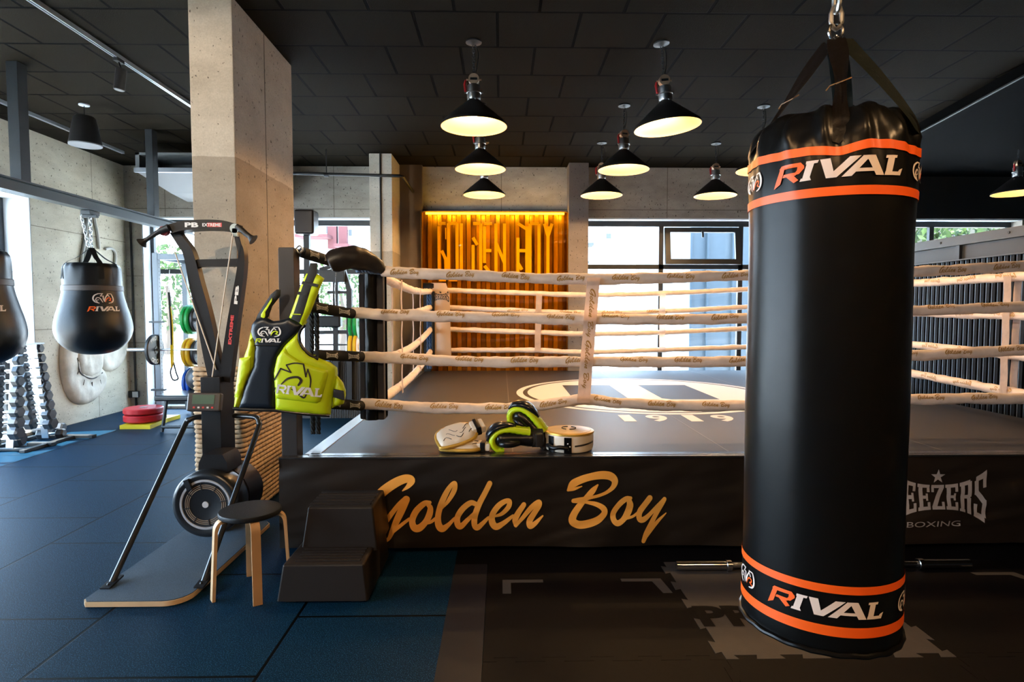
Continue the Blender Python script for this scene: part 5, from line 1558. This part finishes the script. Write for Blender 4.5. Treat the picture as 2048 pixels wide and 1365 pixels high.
yel_paint = mat('yellow_paint', (.78, .58, .01), .45)
UX, UY = -4.545, 8.02
t = thing('squat_rack', 'grey squat rack with drilled upright before the far left window', 'squat rack', (UX, UY, 0))
rk = mat('rack_grey', (.14, .16, .18), .4, .3)
for x, y in ((UX, UY), (UX + 1.2, UY), (UX, UY + .72), (UX + 1.2, UY + .72)):
    bm = new(); box(bm, x - .035, x + .035, y - .035, y + .035, .05, 2.24, .004); u = obj('upright', bm, rk, t)
    if (x, y) == (UX, UY):
        decal('hole_pattern', polys2d([[(.008 * math.cos(k * PI / 4), .15 + i * .05 + .008 * math.sin(k * PI / 4)) for k in range(8)] for i in range(40)]), lambda a, b: V((x + .0362, y + a, b)), black_metal, u)
for a, b in (((UX, UY, 2.19), (UX + 1.2, UY, 2.19)), ((UX, UY, 2.19), (UX, UY + .72, 2.19)), ((UX, UY + .72, 2.19), (UX + 1.2, UY + .72, 2.19)), ((UX + 1.2, UY, 2.19), (UX + 1.2, UY + .72, 2.19))):
    bm = new(); bar(bm, a, b, .06, .075); obj('cross_beam', bm, rk, t, True, 0)
for zz_ in (1.32, .42):
    bm = new(); box(bm, UX - .09, UX + .09, UY - .05, UY + .0, zz_, zz_ + .025); obj('peg', bm, steel_grey, t, True, 0)
bm = new(); box(bm, UX - .05, UX + .02, UY - .11, UY - .03, .92, .95); obj('bar_hook', bm, black_metal, t, True, 0)
bm = new(); box(bm, UX - .055, UX + .055, UY - .055, UY + .055, .0, .22, .01); obj('foot_boot', bm, black_metal, t)
q0 = onz(246, 857, 0); q1 = onz(306, 857, 0)
bm = new(); prism(bm, [(q0.x, 7.52), (q1.x, 7.52), (UX + .10, 8.0), (UX + .12, 8.28), (q0.x, 8.28)], Matrix.Identity(4), .05); single('yellow_platform', bm, yel_paint, 'low yellow platform on the floor under the red plates', 'platform', (q0.x, 7.9, 0), smooth=0)
cxp = at(286, 840, 7.76).x
plate('upper red bumper plate of the flat stack on the yellow platform', cxp, 7.78, .20, redp, .072, .228, 'red plates on the yellow platform', True)
plate('lower red bumper plate of the flat stack on the yellow platform', cxp, 7.78, .108, redp, .085, .228, 'red plates on the yellow platform', True)
bz = at(300, 700, 7.94).z
t = thing('barbell', 'long steel barbell racked on the grey squat rack', 'barbell', (-4.0, 7.94, bz))
bm = new(); cyl(bm, (at(256, 700, 7.94).x, 7.94, bz), (UX - .13, 7.94, bz), .025, 16); obj('sleeve', bm, zinc, t)
bm = new(); cyl(bm, (UX - .14, 7.94, bz), (-3.1, 7.94, bz), .014, 12); obj('shaft', bm, zinc, t)
plate('black plate with white ring lettering on the racked barbell', at(309, 700, 7.94).x, 7.94, bz, blackp, .05, .2, 'black plates', False, True)
TX = at(398, 640, 8.25).x
t = thing('plate_tree', 'black storage post holding the green, yellow and blue plates', 'plate storage', (TX, 8.25, 0))
bm = new(); box(bm, TX + .03, TX + .11, 8.21, 8.29, 0, 1.75, .004); obj('post', bm, rk, t)
for py in (640, 705, 765):
    z = at(380, py, 8.25).z; bm = new(); cyl(bm, (TX - .2, 8.25, z), (TX + .03, 8.25, z), .024, 12); obj('peg', bm, zinc, t)
def trio(py, m, nmn, pos):
    z = at(380, py, 8.25).z
    plate('outer %s bumper plate on the storage post left of the pillar' % nmn, TX - .14, 8.25, z, m, .05, .2)
    plate('inner %s bumper plate on the storage post left of the pillar' % nmn, TX - .085, 8.25, z, m, .05, .2)
    plate('black plate beside the %s plates on the storage post' % nmn, TX - .03, 8.25, z, blackp, .045, .17)
trio(640, greenp, 'green', 0); trio(705, yelp, 'yellow', 0); trio(765, bluep, 'blue', 0)
q = at(399, 757, 7.95); bm = new(); sphere(bm, q, .165, None, 28, 18)
t = thing('medicine_ball', 'black medicine ball hanging in front of the blue plates', 'ball', tuple(q)); obj('ball', bm, rub, t); bm = new(); box(bm, q.x - .02, q.x + .19, q.y + .1, q.y + .26, q.z - .19, q.z - .165); obj('shelf_bracket', bm, rk, t, True, 0)
# suspension straps
t = thing('suspension_straps', 'black and yellow suspension straps hanging beside the drilled upright', 'exercise straps', tuple(at(342, 545, 7.93)))
g_ = lambda x, y, Y=7.93: at(x, y, Y)
for pts, r_, m_, nm_ in (([(339, 540), (336, 580), (338, 600)], .006, zinc, 'carabiner_cord'), ([(338, 585), (342, 640), (344, 690)], .022, black_fabric, 'strap'), ([(338, 590), (345, 650), (346, 700), (347, 730)], .012, yel_paint, 'yellow_strap'), ([(347, 725), (352, 745), (356, 758), (346, 760), (341, 745), (346, 728)], .011, black_fabric, 'handle_loop'), ([(343, 690), (343, 715), (344, 735)], .02, yel_paint, 'yellow_strap')):
    bm = new(); tube(bm, [g_(*p) for p in cr(pts, 6)], r_, 8, flat=.5); obj(nm_, bm, m_, t)
# bench
q = onz(372, 850, 0); BXx, BYy = q.x + .1, q.y - .38
t = thing('weight_bench', 'black padded weight bench behind the ski machine', 'bench', (BXx, BYy, 0))
bm = new(); box(bm, BXx - .22, BXx + .35, BYy - .12, BYy + .4, .38, .45, .02, 3); obj('pad', bm, leather, t)
bm = new(); tube(bm, [(BXx - .15, BYy - .08, 0), (BXx - .1, BYy - .05, .38)], .02, 10); tube(bm, [(BXx - .15, BYy - .08, .06), (BXx + .3, BYy - .08, .06)], .02, 10); tube(bm, [(BXx + .25, BYy - .08, 0), (BXx + .2, BYy - .05, .38)], .02, 10); tube(bm, [(BXx + .05, BYy + .34, 0), (BXx + .05, BYy + .32, .38)], .03, 10); obj('frame', bm, steel_grey, t)

# ================================================================== gear seen between post and ring pad
t = thing('cable_machine', 'black cable machine frame seen between the corner post and the black corner cushion', 'gym machine', (-2.4, 8.2, 0))
def stick(nm, a, b, w, m=black_metal, Y=8.2):
    bm = new(); bar(bm, at(*a, Y), at(*b, Y), w, w); obj(nm, bm, m, t, True, 0)
stick('upright', (614, 470), (618, 812), .075)
bm = new(); p = at(602, 470, 8.1); q = at(631, 421, 8.1); box(bm, p.x - .06, q.x, 8.0, 8.25, p.z, q.z, .03, 3); obj('pulley_housing', bm, mat('brown_black_shell', (.03, .02, .016), .35), t)
for a, b, w in (((672, 560), (673, 812), .07), ((699, 578), (700, 812), .07), ((684, 530), (699, 580), .06), ((655, 585), (700, 585), .04), ((618, 666), (700, 664), .05), ((618, 690), (700, 690), .02), ((640, 540), (676, 530), .05)): stick('frame_bar', a, b, w)
bm = new(); p = at(628, 655, 8.1); q = at(683, 632, 8.1); box(bm, p.x, q.x, 8.02, 8.16, p.z, q.z, .02, 3); obj('roller_pad', bm, leather, t)
bm = new(); p = at(640, 565, 8.15); q = at(690, 540, 8.15); box(bm, p.x, q.x, 8.1, 8.2, p.z, q.z, .01); obj('head_plate', bm, steel_grey, t)
bm = new(); tube(bm, [at(672, 545, 8.1), at(670, 580, 8.1), at(672, 620, 8.1)], .006, 6); obj('cable', bm, chrome, t)
for px, py, m_, nmn in ((706, 648, greenp, 'green'), (706, 694, yelp, 'yellow')):
    p = at(px, py, 8.3)
    plate('outer %s plate beside the black corner cushion' % nmn, p.x, 8.3, p.z, m_, .05, .215, 'plates beside the corner cushion')
    plate('inner %s plate beside the black corner cushion' % nmn, p.x + .065, 8.3, p.z, m_, .05, .215, 'plates beside the corner cushion')
bm = new(); tube(bm, [at(*p, 8.0) for p in cr([(728, 645), (722, 675), (728, 698), (738, 690), (742, 660), (736, 645)], 6)], .006, 6); single('resistance_band', bm, greenp, 'thin green resistance band hanging beside the yellow plates', 'exercise band', tuple(at(728, 645, 8.0)))
bm = new(); p = at(660, 815, 8.25); q = at(748, 722, 8.25); n_ = 26
pts = []
for k in range(n_): x = p.x + (q.x - p.x) * k / n_; w_ = (q.x - p.x) / n_; pts += [(x, 8.25), (x + w_ * .5, 8.25), (x + w_ * .5, 8.262), (x + w_, 8.262)]
prism(bm, [(p.x - .5, 8.25)] + pts + [(q.x, 8.55), (p.x - .5, 8.55)], Matrix.Identity(4), q.z); single('ribbed_cabinet', bm, mat('ribbed_grey', (.05, .052, .055), .5), 'low ribbed dark grey box under the left back window', 'cabinet', (p.x, 8.4, 0), smooth=0)

# ================================================================== ski machine
erg_m = mat('erg_brown_black', (.007, .0052, .0048), .4, spec=.25)
tube_m = mat('erg_gloss_black', (.015, .016, .018), .28, spec=.7)
board_m = mat('erg_board_carpet', (.034, .054, .076), .9, var=.4, vscale=240, bump=.2, bscale=300)
red_print = mat('red_print', (.6, .04, .04), .5)
t = thing('ski_machine', 'tall black standing ski trainer with round fan and carpeted plywood base', 'ski machine', (-1.86, 3.7, 0))
bpoly = [(-2.10, 2.985), (-2.075, 2.955)] + [(-1.70 + .115 * math.sin(a), 3.07 - .115 * math.cos(a)) for a in [k * PI / 12 for k in range(7)]] + [(-1.585, 4.06), (-1.62, 4.10), (-2.07, 4.10), (-2.10, 4.07)]
bm = new(); prism(bm, bpoly, Matrix.Translation((0, 0, .004)), .024); obj('base_board', bm, birch, t, True, 30)
ins = [((x + 1.843) * .985 - 1.843, (y - 3.53) * .99 + 3.53) for x, y in bpoly]
bm = new(); prism(bm, ins, Matrix.Translation((0, 0, .028)), .004); obj('carpet_top', bm, board_m, t, True, 0)
bm = new(); box(bm, -1.925, -1.80, 3.85, 4.05, .50, 1.055, .004); box(bm, -1.90, -1.82, 3.9, 4.05, .03, .51); obj('tower', bm, erg_m, t)
def strip(pts, w, th, Y, m, nm, grp=None):
    bm = new(); P = [at(x, y, Y) for x, y in pts]
    for a, b in zip(P, P[1:]):
        bar(bm, a, b + (b - a).normalized() * .012, w, th, up=V((0, 1, 0)))
    return obj(nm, bm, m, t, True, 0)
def arm(nm, pts, Y, th):
    bm = new(); P = cr(pts, 6); vv = []
    for i, (x, y, w) in enumerate(P):
        a = P[max(0, i - 1)]; b = P[min(len(P) - 1, i + 1)]; dx, dy = b[0] - a[0], b[1] - a[1]; l_ = math.hypot(dx, dy); nx, ny = -dy / l_ * w / 2, dx / l_ * w / 2
        A, B = at(x + nx, y + ny, Y), at(x - nx, y - ny, Y); off = V((0, th, 0))
        vv.append([bm.verts.new(q) for q in (A, B, B + off, A + off)])
    for A, B in zip(vv, vv[1:]):
        for k in range(4): bm.faces.new((A[k], A[(k + 1) % 4], B[(k + 1) % 4], B[k]))
    bm.faces.new(vv[0]); bm.faces.new(vv[-1][::-1])
    return obj(nm, bm, erg_m, t, True, 40)
arm('left_arm', [(346, 462, 16), (360, 482, 18), (376, 508, 20), (389, 564, 24), (406, 634, 28), (420, 705, 30), (432, 760, 30)], 3.90, .06)
ra = arm('right_arm', [(472, 466, 10), (477, 488, 11), (482, 506, 12), (480, 545, 15), (466, 634, 20), (456, 705, 22), (448, 764, 24)], 3.90, .06)
arm('cross_bar', [(384, 527, 15), (430, 526, 15), (478, 525, 15)], 3.915, .05)
tb = arm('top_bar', [(340, 458, 19), (362, 452, 19), (400, 449, 19), (440, 450, 19), (470, 457, 19)], 3.86, .10)
dec = lambda px, py, Y, w: (lambda x, y: (lambda P0: V((P0.x + x, Y, P0.z + y)))(at(px, py, Y)))
decal('lettering', text2d('PB', bold=.04, width=.085, height=.03), dec(383, 450, 3.858, 0), white_print, tb)
decal('lettering', text2d('EXTREME', bold=.02, width=.115, height=.02), dec(423, 450, 3.857, 0), white_print, tb)
bm = new(); P0 = at(429, 450, 3.8585); box(bm, P0.x - .045, P0.x + .045, 3.8584, 3.86, P0.z - .013, P0.z + .013); obj('red_panel', bm, red_print, tb, True, 0)
av = (at(472, 560, 3.9) - at(457, 715, 3.9)).normalized()
for s_, n_, cpx, wd, ht, mm in (('PB', 2, (473, 590), .12, .022, white_print), ('EXTREME', 7, (462, 660), .19, .02, red_print)):
    C0 = at(*cpx, 3.898); sd = V((-av.z, 0, av.x))
    decal('lettering', text2d(s_, bold=.04, width=wd, height=ht), lambda x, y: C0 - av * (-x) + V((av.z, 0, -av.x)) * (-y), mm, ra)
pul = mat('pulley_grey', (.32, .38, .40), .35, .4)
bm = new(); a = at(469, 457, 3.85); cyl(bm, a, a + V((0, .02, 0)), .03, 20); box(bm, a.x - .016, a.x + .016, 3.85, 3.87, a.z - .05, a.z); obj('pulley_plate', bm, pul, t)
bm = new(); a = at(326, 462, 3.87); cyl(bm, a, a + V((0, .03, 0)), .03, 20); obj('pulley_wheel', bm, red_print, t)
for nm, pts in (('left_handle', [(338, 455, .022), (322, 461, .018), (308, 470, .014), (294, 479, .013), (289, 482, .016), (283, 487, .036)]), ('right_handle', [(473, 452, .016), (482, 459, .018), (492, 468, .017), (499, 473, .016), (503, 477, .022), (507, 480, .036)])):
    bm = new(); tube(bm, [at(x, y, 3.85) for x, y, r in pts], [r for x, y, r in pts], 14); obj('handle', bm, lamp_black, t, True, 50)
cord = mat('cream_cord', (.6, .5, .4), .7)
for a, b, ya, yb in (((466, 468), (424, 757), 3.84, 3.88), ((350, 505), (432, 740), 3.88, 3.895)):
    bm = new(); tube(bm, [at(*a, ya), at(*b, yb)], .0042, 8); obj('pull_cord', bm, cord, t)
# console
p, q = at(377, 824, 3.78), at(440, 787, 3.78)
bm = new(); Mc = Matrix.Translation(((p.x + q.x) / 2, 3.79, (p.z + q.z) / 2)) @ Matrix.Rotation(math.radians(-14), 4, 'X') @ Matrix.Rotation(math.radians(8), 4, 'Z')
wc, hc_ = (q.x - p.x) / 2, (q.z - p.z) / 2
box(bm, -wc, wc, -.025, .03, -hc_, hc_, .012, 3, Mc); con = obj('console', bm, mat('console_shell', (.05, .042, .04), .4), t)
bm = new(); box(bm, -wc * .68, wc * .62, -.0275, -.02, -hc_ * .25, hc_ * .75, 0, 2, Mc); obj('screen', bm, mat('lcd_green', (.10, .15, .11), .2), con, True, 0)
for k in range(5):
    bm = new(); box(bm, -wc * .6 + k * wc * .27, -wc * .48 + k * wc * .27, -.028, -.02, -hc_ * .7, -hc_ * .52, 0, 2, Mc); obj('button', bm, red_print if k % 2 == 0 else white_print, con, True, 0)
bm = new(); box(bm, -.03, .03, .02, .08, -.02, .02, 0, 2, Mc); obj('console_arm', bm, erg_m, t, True, 0)
# stay tubes
for nm, pts, f in (('left', [(404, 834, 3.9), (388, 836, 3.88), (377, 842, 3.86), (369, 853, 3.84)], (224, 1166)), ('right', [(468, 832, 3.95), (505, 834, 3.9), (515, 838, 3.88), (518, 848, 3.86), (515, 862, 3.83)], (408, 1164))):
    ft = onz(f[0], f[1], .04); P = [at(*p) for p in pts]; P = [tuple(p) for p in P] + [tuple(P[-1].lerp(ft, .5)), tuple(ft)]
    bm = new(); tube(bm, cr(P, 6), .0165, 14); obj('stay_tube', bm, tube_m, t, True, 60)
    bm = new(); bar(bm, ft + V((0, .06, .012)), ft + V((-.0, -.06, -.006)), .05, .01); sphere(bm, ft + V((0, -.03, .004)), .008, None, 8, 6); obj('foot_bracket', bm, tube_m, t)
# fan
fc = at(411, 1010, 3.60); k_ = 3.60 / 1200
Mf = Matrix.Translation(fc) @ Matrix.Rotation(PI / 2, 4, 'X')
bm = new(); lathe(bm, [(.001, .0), (50 * k_, .0), (56 * k_, .012), (64 * k_, .008), (68 * k_, -.01), (68.5 * k_, -.06), (68 * k_, -.12), (63 * k_, -.17), (.001, -.17)], 64, Mf); obj('fan_cage', bm, tube_m, t, True, 50)
bm = new(); lathe(bm, [(46 * k_, .002), (47 * k_, .006), (50.5 * k_, .006), (51.5 * k_, .002)], 64, Mf, cap=False); obj('silver_ring', bm, mat('fan_ring', (.5, .49, .5), .4, .3), t)
for r_ in (33, 36.5, 40):
    bm = new(); lathe(bm, [((r_ - .8) * k_, .0005), ((r_ - .6) * k_, .003), ((r_ + .6) * k_, .003), ((r_ + .8) * k_, .0005)], 64, Mf, cap=False); obj('vent_ring', bm, mat('fan_tan', (.30, .22, .15), .5), t)
for k in range(8):
    a = k * PI / 4 + .2; bm = new(); bar(bm, Mf @ V((30 * k_ * math.cos(a), 30 * k_ * math.sin(a), .003)), Mf @ V((44 * k_ * math.cos(a), 44 * k_ * math.sin(a), .003)), .006, .005, up=V((0, 1, 0))); obj('spoke', bm, tube_m, t, True, 0)
bm = new(); lathe(bm, [(6.5 * k_, .0), (6.3 * k_, .004), (.001, .0045)], 24, Mf); obj('hub_disc', bm, mat('fan_hub', (.6, .57, .56), .5), t)
bm = new(); prism(bm, [tuple(p) for p in ((-.09, -.06), (.09, -.06), (.085, .0), (.06, .05), (-.06, .05), (-.085, .0))], Matrix.Translation((fc.x + .02, 3.86, fc.z + .24)) @ Matrix.Rotation(PI / 2, 4, 'X'), .20); obj('fan_housing', bm, erg_m, t, True, 30)
bm = new(); cyl(bm, (fc.x + .01, 3.77, fc.z), (fc.x + .02, 3.97, fc.z), .19, 40, .185); obj('fan_drum', bm, erg_m, t)
bm = new(); bar(bm, at(372, 960, 3.585), at(380, 980, 3.585), .03, .02, up=V((0, 1, 0))); obj('damper_lever', bm, tube_m, t)
bm = new(); cyl(bm, (-1.86, 3.98, .02), (-1.86, 3.98, .52), .045, 20); obj('column_foot', bm, erg_m, t)

# ================================================================== body protector
navy = mat('navy_black_leather', (.007, .010, .016), .34, bump=.05, bscale=40, spec=.4)
limev = mat('lime_vest', (.52, .66, .004), .42, bump=.03, bscale=60)
def vz(x, y): return (460 + x / 4.548, 540 + y / 4.548)
VY = 3.665
def vp(lst):
    out = []
    for x, y in lst:
        p = at(*vz(x, y), VY); out.append((p.x, p.z))
    return out
vc = at(570, 700, VY)
t = thing('body_protector', 'black and lime padded body protector hanging on the corner post', 'body protector', (vc.x, VY, vc.z))
def putv(x, z, d): 
    k = (x - (vc.x - .05)); return V((x, VY + .55 * max(0, k - .05) ** 2 * 1.6 + .9 * max(0, -k - .14) ** 2 - d, z))
bm = new(); pillow(bm, vp([(215, 500), (250, 455), (335, 435), (400, 468), (475, 460), (560, 435), (665, 505), (610, 590), (510, 680), (450, 780), (418, 900), (416, 1258), (95, 1250), (150, 1050), (230, 870), (245, 690), (205, 560)]), putv, .028, .016, .035, .016); ctr = obj('chest_panel', bm, navy, t, True, 60)
bm = new(); pillow(bm, vp([(215, 500), (204, 560), (243, 690), (228, 870), (148, 1050), (93, 1252), (35, 1252), (58, 1090), (110, 860), (170, 700), (198, 560)]), putv, .015, .025, .03, .016); obj('left_side_panel', bm, limev, t, True, 60)
bm = new(); pillow(bm, vp([(110, 800), (215, 785), (205, 900), (160, 1010), (110, 1150), (60, 1155)]), lambda x, z, d: putv(x, z, d + .038), .002, .012, .02, .016); obj('left_pad', bm, limev, t, True, 60)
bm = new(); pillow(bm, vp([(668, 505), (700, 470), (660, 530), (640, 580), (645, 650), (680, 720), (740, 775), (810, 815), (890, 850), (945, 900), (950, 960), (905, 1200), (892, 1330), (700, 1300), (430, 1265), (420, 900), (455, 780), (515, 685), (612, 592)]), putv, .028, .018, .035, .016); rp_ = obj('right_side_panel', bm, limev, t, True, 60)
bm = new(); pillow(bm, vp([(455, 790), (520, 700), (560, 760), (680, 840), (885, 915), (888, 960), (860, 1080), (822, 1218), (640, 1185), (440, 1160), (425, 930)]), lambda x, z, d: putv(x, z, d + .044), .002, .014, .02, .016); obj('right_pad', bm, limev, t, True, 60)
bm = new(); pillow(bm, vp([(945, 970), (1000, 1040), (1025, 1110), (1025, 1160), (1005, 1235), (905, 1270), (915, 1120)]), lambda x, z, d: V((x, 3.74 - d, z)), .02, .02, .03, .016); obj('back_flap', bm, limev, t, True, 60)
bm = new(); pillow(bm, vp([(930, 1090), (1022, 1108), (1030, 1195), (925, 1165)]), lambda x, z, d: V((x, 3.70 - d, z)), .006, .003, .01, .016); obj('buckle_strap', bm, black_fabric, t, True, 60)
sp = lambda x, z, d: V((x, VY - .02 - d + .25 * max(0, z - 1.62), z))
bm = new(); pillow(bm, vp([(555, 435), (690, 60), (700, 35), (800, 40), (862, 80), (745, 385), (680, 510), (625, 465)]), sp, .012, .016, .02, .016); obj('shoulder_strap', bm, limev, t, True, 60)
bm = new(); pillow(bm, vp([(580, 445), (605, 390), (720, 40), (735, -60), (800, -60), (800, 40), (690, 400), (655, 480)]), lambda x, z, d: sp(x, z, d + .024), .004, .004, .01, .016); obj('webbing', bm, black_fabric, t, True, 60)
for A in ([(680, 105), (828, 135), (820, 160), (672, 132)], [(648, 200), (735, 208), (728, 235), (640, 228)]):
    bm = new(); pillow(bm, vp(A), lambda x, z, d: sp(x, z, d + .03), .004, .003, .008, .016); obj('strap_loop', bm, black_fabric, t, True, 60)
bm = new(); pillow(bm, vp([(590, 398), (672, 402), (670, 410), (588, 407)]), lambda x, z, d: sp(x, z, d + .033), .002, .0, .008, .016); obj('stitch_bar', bm, limev, t, True, 60)
bm = new(); pillow(bm, vp([(222, 490), (250, 410), (370, 225), (425, 178), (456, 180), (452, 240), (380, 330), (345, 430), (330, 445), (260, 455)]), lambda x, z, d: V((x, VY + .01 - d, z)), .01, .01, .02, .016); obj('shoulder_strap', bm, black_fabric, t, True, 60)
bm = new(); pillow(bm, vp([(292, 405), (370, 285), (392, 255), (388, 285), (330, 385), (330, 425), (318, 440), (290, 430)]), lambda x, z, d: V((x, VY - .012 - d, z)), .004, .004, .01, .012); obj('strap_lining', bm, limev, t, True, 60)
bm = new(); tube(bm, [putv(a, b, .02) for a, b in vp([(35, 1262), (200, 1268), (420, 1272), (700, 1310), (890, 1335)])], .012, 8); obj('lower_binding', bm, leather, t)
bm = new(); tube(bm, [putv(a, b, .03) for a, b in vp(cr([(690, 500), (655, 545), (640, 600), (655, 680), (720, 765), (800, 815)], 4))], .010, 8); obj('arm_binding', bm, leather, t)
bm = new(); a_ = vp([(248, 685), (470, 690)]); tube(bm, [putv(a_[0][0] + (a_[1][0] - a_[0][0]) * i / 12, a_[0][1], .049) for i in range(13)], .004, 6); obj('chest_seam', bm, leather, t)
# marks
(ex, ez) = vp([(385, 572)])[0]; (rx, rz) = vp([(375, 641)])[0]
fdec = lambda cx0, cz0, off: (lambda x, y: putv(cx0 + x, cz0 + y, off))
femb = lambda x, y: putv(ex + x, ez + .006 + y * .82, .052)
decal('emblem', emblem(.132, EMB_W), femb, white_print, t); decal('emblem', emblem(.132, EMB_C), femb, limev, t)
gR, gX = rival(.155, .028); decal('lettering', gR, fdec(rx, rz, .052), limev, t); decal('lettering', gX, fdec(rx, rz, .052), white_print, t)
EMB2 = []
for st in ([(440, 990, 14), (495, 890, 14)], [(495, 890, 14), (585, 925, 14)], [(585, 925, 12), (545, 858, 12)], [(545, 858, 12), (620, 842, 12), (692, 852, 12)], [(692, 852, 14), (712, 965, 14)], [(712, 965, 10), (728, 900, 10)], [(728, 900, 12), (752, 990, 14), (745, 1080, 10)],
           [(500, 1030, 10), (560, 980, 18), (640, 968, 20), (672, 1000, 24), (650, 1040, 18)], [(590, 1075, 8), (640, 1110, 16), (695, 1155, 16), (722, 1110, 10)], [(436, 1100, 8), (450, 1060, 8)]):
    EMB2.append([(*vp([(x, y)])[0], w / 4.548 * VY / 1200) for x, y, w in st])
decal('emblem', strokes2d(EMB2, 4, 1, 4), lambda x, y: putv(x, y, .0625), ink, t, label='large black line emblem')
(r2x, r2z) = vp([(648, 1095)])[0]
gR, gX = rival(.265, .062)
fv = lambda x, y: putv(r2x + x, r2z + y - .13 * x, .064)
decal('lettering', gR, fv, white_print, t); decal('lettering', gX, fv, white_print, t)
# ---- track lights of the room, above and behind the viewpoint
def aimed(label, p, q, power, deg=46):
    p, q = V(p), V(q); d = (q - p).normalized()
    t = thing('track_spotlight', label, 'spotlight', (p.x, p.y, H - .035))
    bm = new(); box(bm, p.x - .02, p.x + .02, p.y - .05, p.y + .05, H - .06, H - .03, .004); tube(bm, [V((p.x, p.y, H - .05)), p - d * .085], .007, 8); obj('bracket', bm, black_metal, t)
    bm = new(); tube(bm, [p - d * .085, p + d * .085], .042, 20); obj('housing', bm, brown_metal, t)
    bm = new(); tube(bm, [p + d * .0855, p + d * .089], .036, 16); obj('lens', bm, emis('spot_lens', (1, .93, .8), 6), t)
    o = light('track_light', 'SPOT', p + d * .12, energy=power, color=(1, .80, .56), spot_size=math.radians(deg), spot_blend=.6, shadow_soft_size=.05)
    o.rotation_euler = d.to_track_quat('-Z', 'Y').to_euler()
aimed('track spotlight aimed at the big pillar from behind the viewpoint', (-3.22, .9, 3.4), (-2.0, 4.3, 2.2), 330, 50)
aimed('track spotlight aimed at the stool and ski trainer from behind the viewpoint', (-1.2, .4, 3.4), (-.6, 3.7, .9), 90, 60)
